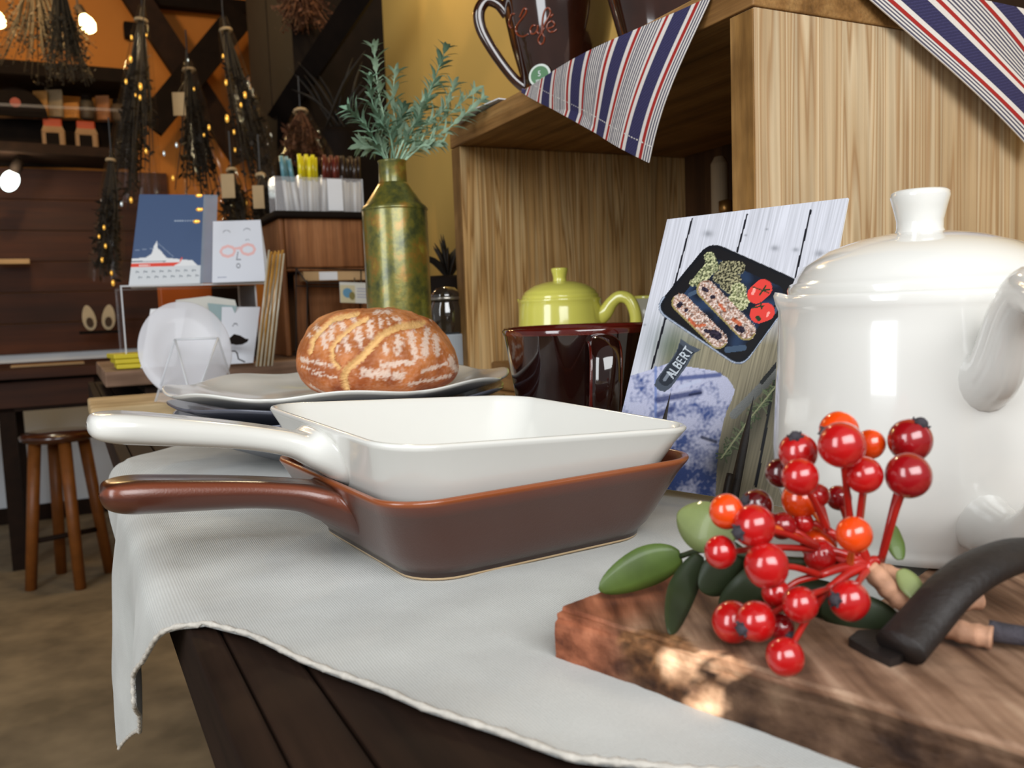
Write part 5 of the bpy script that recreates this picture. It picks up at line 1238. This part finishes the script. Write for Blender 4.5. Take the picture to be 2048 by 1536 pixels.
# blue ferry notebook
kD = 1.50
nb = thing('notebook', 'blue notebook with a red and white ferry on its cover, wrapped in clear film', 'notebook', atD(340, 562, kD))
ctl, ctr, cbl, cbr = atD(279, 389, kD+.06), atD(408, 390, kD+.06), atD(257, 562, kD), atD(400, 560, kD)
for c_ in (cbl, cbr): c_[2] = rtop+.001
def pnote(P):
    c = np.tile(lc((62, 84, 122)), (len(P), 1)); u, v = P.T
    m = v > .80; c[m] = lc((208, 212, 216))
    for k in range(8):
        for r_ in range(2): m = seg_d(P, [(.08+k*.115+.05*r_, .85+.06*r_, .12+k*.115+.05*r_, .855+.06*r_, .012), (.08+k*.115+.05*r_, .85+.06*r_, .08+k*.115+.05*r_, .865+.06*r_, .01)]) < 1; c[m] = lc((116, 124, 134))
    m = inpoly(P, [(0, .71), (.20, .70), (.28, .66), (.30, .58), (.34, .52), (.36, .60), (.42, .64), (.50, .71), (.88, .745), (.95, .80), (0, .81)]); c[m] = lc((226, 228, 230))
    m = inpoly(P, [(0, .735), (.50, .745), (.48, .752), (0, .745)]); c[m] = lc((90, 96, 110))
    m = inpoly(P, [(0, .765), (.70, .765), (.60, .805), (0, .805)]); c[m] = lc((222, 66, 44))
    m = seg_d(P, [(.10, .785, .28, .785, .014)]) < 1; m &= (np.floor(P[:, 0]*70).astype(int) % 2 == 0); c[m] = lc((240, 220, 215))
    m = seg_d(P, [(.58, .30, .88, .30, .016)]) < 1; m &= (np.floor(P[:, 0]*80).astype(int) % 3 != 0); c[m] = lc((170, 184, 200))
    m = seg_d(P, [(.70, .745, .72, .72, .02)]) < 1; c[m] = lc((222, 66, 44))
    m = seg_d(P, [(.35, .54, .60, .70, .005), (.02, .62, .34, .60, .004)]) < 1; c[m] = lc((150, 165, 185))
    return c
_, n_ = flatprint('cover', (ctl, ctr, cbl, cbr), 110, 150, pnote, M_flat, nb)
link('pages', prism([ctl, ctr, cbr, cbl], n_, -.012), M_paper, nb, world=True)
link('film', prism([ctr+n_*.001, ctr+n_*.001+tu*.024, cbr+n_*.001+tu*.024, cbr+n_*.001], n_, .0006), mat('film_strip', (150, 165, 185), .2, .05, 30, alpha=.55, coat=1), nb, world=True)
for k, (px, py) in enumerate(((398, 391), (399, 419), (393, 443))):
    link('film_glint', sphere(atD(px, py, kD-.03), .0042, 8, 6, (1.5, .4, .8)), M_gold_glint, nb, True, world=True)  # warm highlights on the film, added as glowing gold blobs
# face cards
def pface(moust):
    def f(P):
        c = np.tile(lc((212, 216, 226)), (len(P), 1))
        def ar(cx0, cy0, rx_, ry_, w_, a0=PI, a1=2*PI): return poly_segs([(cx0+rx_*math.cos(a), cy0+ry_*math.sin(a)) for a in np.linspace(a0, a1, 9)], w_)
        G = lc((120, 126, 136))
        m = seg_d(P, ar(.28, .19, .07, .035, .012)+ar(.70, .17, .07, .035, .012)+ar(.70, .335, .035, .02, .010)) < 1; c[m] = G
        m = seg_d(P, ar(.30, .50, .14, .085, .045, 0, 2*PI)+ar(.70, .48, .14, .085, .045, 0, 2*PI)+[(.42, .46, .58, .45, .04)]) < 1; c[m] = lc((226, 178, 176))
        m = seg_d(P, [(.50, .52, .47, .64, .014), (.47, .64, .55, .64, .014)]+ar(.50, .74, .035, .035, .014, 0, 2*PI)) < 1; c[m] = lc((70, 74, 84))
        m = seg_d(P, [(.10, .92, .26, .92, .014)]) < 1; m &= (np.floor(P[:, 0]*90).astype(int) % 3 != 0); c[m] = lc((110, 120, 150))
        return c
    return f
fc = thing('face_card', 'white card with a line drawn face in pink glasses on the acrylic riser', 'card', atD(478, 562, kD))
a_, b_, c_, d_ = atD(426, 443, kD+.03), atD(521, 440, kD+.05), atD(424, 563, kD), atD(531, 560, kD+.01)
for q_ in (c_, d_): q_[2] = rtop+.001
_, n_ = flatprint('print', (a_, b_, c_, d_), 100, 130, pface(False), M_flat, fc)
link('sheet', prism([a_, b_, d_, c_], n_, -.003), M_paper, fc, world=True)
link('second_sheet', prism([a_-n_*.012, b_-n_*.012, d_-n_*.016+tu*.008, c_-n_*.012], n_, -.002), M_paper, fc, world=True)
fd = thing('face_card', 'white card with a big moustache cut out, low behind the acrylic plate stand', 'card', onB(480, off=.10))
a_, b_, c_, d_ = atD(444, 614, 1.47), atD(520, 614, 1.50), atD(440, 722, 1.45), atD(506, 724, 1.47)
for q_ in (c_, d_): q_[2] = zB1+.001
def pm(P):
    c = np.tile(lc((212, 216, 226)), (len(P), 1))
    m = seg_d(P, poly_segs([(.30, .34), (.34, .30), (.40, .29), (.44, .33)], .02)+poly_segs([(.04, .72), (.10, .70), (.14, .75), (.08, .80), (.03, .77)], .02)) < 1; c[m] = lc((90, 94, 104)); return c
_, n_ = flatprint('print', (a_, b_, c_, d_), 60, 80, pm, M_flat, fd)
link('sheet', prism([a_, b_, d_, c_], n_, -.003), M_paper, fd, world=True)
mo = [atD(x, y, 1.43) for x, y in ((456, 690), (459, 676), (468, 668), (480, 671), (490, 677), (497, 678), (494, 684), (484, 689), (472, 690), (464, 688))]
link('moustache', prism(mo, -tv, .003), M_darker, fd, world=True)
link('wire_clip', tube([atD(447, 702, 1.42), atD(470, 702, 1.42), atD(474, 706, 1.42), atD(477, 718, 1.42), atD(490, 724, 1.42)], .0012, 6), M_wire, fd, True, world=True)
lw = thing('white_card', 'tilted plain white card left of the frosted plate', 'card', onB(300, off=.08))
a_, b_, d_, c_ = atD(301, 618, 1.46), atD(372, 616, 1.48), atD(350, 722, 1.45), atD(280, 722, 1.44)
for q_ in (c_, d_): q_[2] = zB1+.001
link('sheet', prism([a_, b_, d_, c_], -tv, .002), M_paper, lw, world=True)
gb = thing('paper_bag', 'pale grey paper bag with teal patch behind the frosted plate', 'bag', onB(400, off=.09))
q_ = [atD(x, y, 1.49) for x, y in ((352, 600), (418, 592), (470, 600), (480, 640), (466, 720), (345, 722))]
for k in (4, 5): q_[k][2] = zB1+.001
link('body', prism(q_, tv, .006), mat('bag_grey', (196, 194, 186), .7, .05), gb, world=True)
q_ = [atD(x, y, 1.478) for x, y in ((415, 606), (474, 612), (463, 650), (445, 678), (424, 650))]
link('teal_patch', prism(q_, -tv, .001), mat('bag_teal', (138, 158, 160), .7, .08), gb, world=True)
ob = bx_(r0, .09, .235, rd-.05, rd+.0, rtop-.055, rtop-.006, .002)
ocr = thing('orange_box', 'bright orange box seen under the acrylic riser top', 'box', onB(380, off=.2))
o0 = atPlane(322, 600, sB+tv*.26, tv); o1 = atPlane(425, 600, sB+tv*.26, tv)
oz = atPlane(322, 570, sB+tv*.26, tv)[2]
link('carton', bx_(o0, 0, np.linalg.norm((o1-o0)[:2]), 0, .06, zB1+.0006, oz, .002), M_orange, ocr, world=True)
link('dark_band', bx_(o0, np.linalg.norm((o1-o0)[:2])+.001, np.linalg.norm((o1-o0)[:2])+.085, .0, .06, zB1+.0006, oz-.004, .002), M_dark, ocr, world=True)
# yellow notebooks pile
for k in range(3):
    c = onB(255, off=.05); 
    tag(link('yellow_notebook', box((c[0]-.004*k, c[1]+.03, zB1+.005+.0085*k), (.062, .08, .0078), TH+.05*k, .0015), mat('yellow_cover_%d' % k, (206, 188, 36), .5, .05)), ['yellow notebook at the bottom of the small pile on the bench', 'yellow notebook in the middle of the small pile on the bench', 'yellow notebook on top of the small pile on the bench'][k], 'notebook', 'pile of yellow notebooks')
# film wrapped stick bundle
bn = thing('stick_bundle', 'sheaf of cellophane wrapped gold and clear sticks leaning beside the riser', 'sticks', onB(530, off=.02))
M_stick = mat('gold_stick', (176, 128, 58), .25, .2, 60, coat=.6); M_stick2 = mat('clear_stick', (198, 188, 166), .15, .1, 60, coat=.8, alpha=.7)
for k in range(13):
    x0 = 512+k*2.6; a_ = atD(x0, 716, 1.34+.01*(k % 3)); a_[2] = zB1+.002; b_ = atD(538+k*2.5, 500+((k*7) % 11), 1.36+.008*(k % 4))
    link('stick', tube([a_, b_], .0016+.0004*(k % 2), 6), M_stick if k % 3 else M_stick2, bn, True, world=True)
# small wooden cabinet, wire rack, boxes
c0 = atPlane(567, 600, sB+tv*.14, tv); c1 = atPlane(742, 600, sB+tv*.14, tv); lw_ = np.linalg.norm((c1-c0)[:2]); ct = atPlane(650, 437, sB+tv*.14, tv)[2]
cab = thing('small_cabinet', 'small reddish wooden cabinet behind the bottle with the pen holder on top', 'cabinet', (c0[0], c0[1], zB1))
cd_ = .17
link('side', bx_(c0, 0, .010, 0, cd_, zB1+.0006, ct), M_cab, cab, world=True)
link('side', bx_(c0, lw_-.010, lw_, 0, cd_, zB1+.0006, ct), M_cab, cab, world=True)
zm = atPlane(650, 536, sB+tv*.14, tv)[2]
link('door', bx_(c0, .0105, lw_-.0105, -.002, .012, zm+.001, ct), M_cab, cab, world=True)
link('shelf', bx_(c0, .010, lw_-.010, 0.0, cd_, zm-.006, zm), M_cab, cab, world=True)
link('back', bx_(c0, .010, lw_-.010, cd_-.008, cd_, zB1+.0006, zm-.006), M_cab, cab, world=True)
link('panel', bx_(c0, .03, .054, .03, .038, zB1+.0006, zm-.008), M_cab, cab, world=True)
link('panel', bx_(c0, .058, lw_-.012, .035, .043, zB1+.0006, zm-.008), M_cab, cab, world=True)
link('cabinet_top', bx_(c0, -.012, lw_+.006, -.02, cd_+.005, ct, ct+.012), M_darker, cab, world=True)
wr = thing('wire_rack', 'black wire rack with a kraft box in front of the small cabinet', 'rack', (c0[0]+.02, c0[1], zB1+.0006))
g = lambda px, py, o=.0: atPlane(px, py, sB+tv*(.10-o), tv)
for L_ in ([g(590, 536), g(742, 540)], [g(592, 536), (lambda q: q*np.array([1, 1, 0])+np.array([0, 0, zB1+.002]))(g(592, 700))], [g(614, 560), (lambda q: q*np.array([1, 1, 0])+np.array([0, 0, zB1+.002]))(g(614, 700))], [g(592, 536), g(614, 566, .02)], [g(614, 566, .02), g(742, 568, .02)], [g(722, 540), g(722, 568, .02)], [g(592, 572), g(742, 574)]):
    link('wire', tube(L_, .0013, 6), M_wire, wr, world=True)
kb0 = g(607, 552, -.005); kb1 = g(742, 552, -.005); kz0 = g(607, 562)[2]; kz1 = g(607, 543)[2]
kb = thing('kraft_box', 'flat kraft cardboard box with a white label on the wire rack', 'box', kb0)
link('carton', bx_(kb0, .0, np.linalg.norm((kb1-kb0)[:2]), 0, .03, kz0, kz1, .001), M_kraft, kb, world=True)
link('label', bx_(kb0, .030, .066, -.0008, .0002, kz0+.001, kz1-.001, .0002), M_paper, kb, world=True)
pc0, pc1, pc2, pc3 = g(679, 564, .03), g(739, 566, .03), g(681, 605, .03), g(740, 607, .03)
def pcard(P):
    c = np.tile(lc((214, 214, 206)), (len(P), 1)); u, v = P.T
    m = (u < .5) & (v > .15); c[m] = lc((206, 196, 160))
    m = np.hypot((P[:, 0]-.25)/.16, (P[:, 1]-.52)/.24) < 1; c[m] = lc((96, 148, 180)); m = np.hypot((P[:, 0]-.40)/.10, (P[:, 1]-.66)/.20) < 1; c[m] = lc((132, 122, 70))
    m = (u > .56) & (u < .92) & (v > .2) & (v < .8) & (np.floor(v*22).astype(int) % 3 == 0); c[m] = lc((160, 164, 184)); return c
bc = thing('small_card', 'small white card with a blue and olive drawing clipped below the kraft box', 'card', pc2)
_, n_ = flatprint('print', (pc0, pc1, pc2, pc3), 60, 40, pcard, M_flat, bc)
link('sheet', prism([pc0, pc1, pc3, pc2], n_, -.001), M_paper, bc, world=True)
tag(link('card_clip', tube([pc0*.5+pc1*.5+np.array([0, 0, -.001]), g(709, 556, .02)], .0012, 6), M_wire), 'tiny black clip holding the small drawing card', 'clip')
# pen holder with pens
h0 = atPlane(552, 420, sB+tv*.15, tv); h1 = atPlane(728, 420, sB+tv*.15, tv); hl = np.linalg.norm((h1-h0)[:2]); hz1 = atPlane(552, 352, sB+tv*.15, tv)[2]; hz0 = ct+.0125
hb = thing('pen_holder', 'clear acrylic pen holder with four compartments on the small cabinet', 'holder', (h0[0], h0[1], hz0))
hd_ = .055
for l0_, l1_, d0_, d1_ in ((0, hl, 0, .002), (0, hl, hd_-.002, hd_), (0, .002, 0, hd_), (hl-.002, hl, 0, hd_)):
    link('wall_sheet', bx_(h0, l0_, l1_, d0_, d1_, hz0, hz1, .0003), M_acryl, hb, world=True)
for f in (.29, .53, .76): link('divider', bx_(h0, hl*f, hl*f+.002, .002, hd_-.002, hz0, hz1+.006, .0003), M_acryl, hb, world=True)
for l_ in (0, hl-.0016): link('sheet_edge', bx_(h0, l_, l_+.0016, -.0006, .0008, hz0, hz1, .0002), M_acrylw, hb, world=True)
pens = [((92, 140, 152), [(562, 572), (566, 580), (572, 588), (578, 592)], 312), ((222, 206, 20), [(598, 602), (603, 608), (612, 612), (618, 618), (625, 624), (630, 630)], 308), ((92, 30, 22), [(648, 644), (654, 652), (662, 660), (668, 668), (674, 672)], 310), ((40, 26, 20), [(684, 688), (692, 692), (700, 700), (708, 707), (716, 714)], 312)]
names = ['blue', 'yellow', 'dark red', 'near black']
M_pen = mat('pen_barrel', (216, 216, 214), .5, .03)
for gi, (cc_, xs, ytop) in enumerate(pens):
    mc = mat('pen_cap_%d' % gi, cc_, .35, .05, coat=.3)
    for k, (xt, xb_) in enumerate(xs):
        off = .15+.012+.012*(k % 3)
        a_ = atPlane(xb_+4, 420, sB+tv*off, tv); a_[2] = hz0+.001; b_ = atPlane(xt, ytop+(k*5) % 9, sB+tv*off, tv); mid_ = a_+(b_-a_)*.58
        od = ['leftmost', 'second from left', 'third from left', 'fourth from left', 'fifth from left', 'rightmost'][k if k < len(xs)-1 else 5]
        pn_ = thing('pen', '%s of the %s capped white pens in the acrylic holder' % (od, names[gi]), 'pen', a_, '%s capped pens in the acrylic holder' % names[gi])
        link('barrel', tube([a_, mid_], .0042, 10), M_pen, pn_, True, world=True)
        link('cap', tube([mid_-(b_-a_)*.01, b_], [.0046, .0040], 10), mc, pn_, True, world=True)
wt = atPlane(676, 380, sB+tv*.145, tv)
tag(link('label_holder', bx_(atPlane(655, 380, sB+tv*.149, tv), 0, .03, -.0012, 0, hz0+.004, hz1-.002, .0003), M_paper), 'white printed label standing in front of the dark red capped pens', 'label')
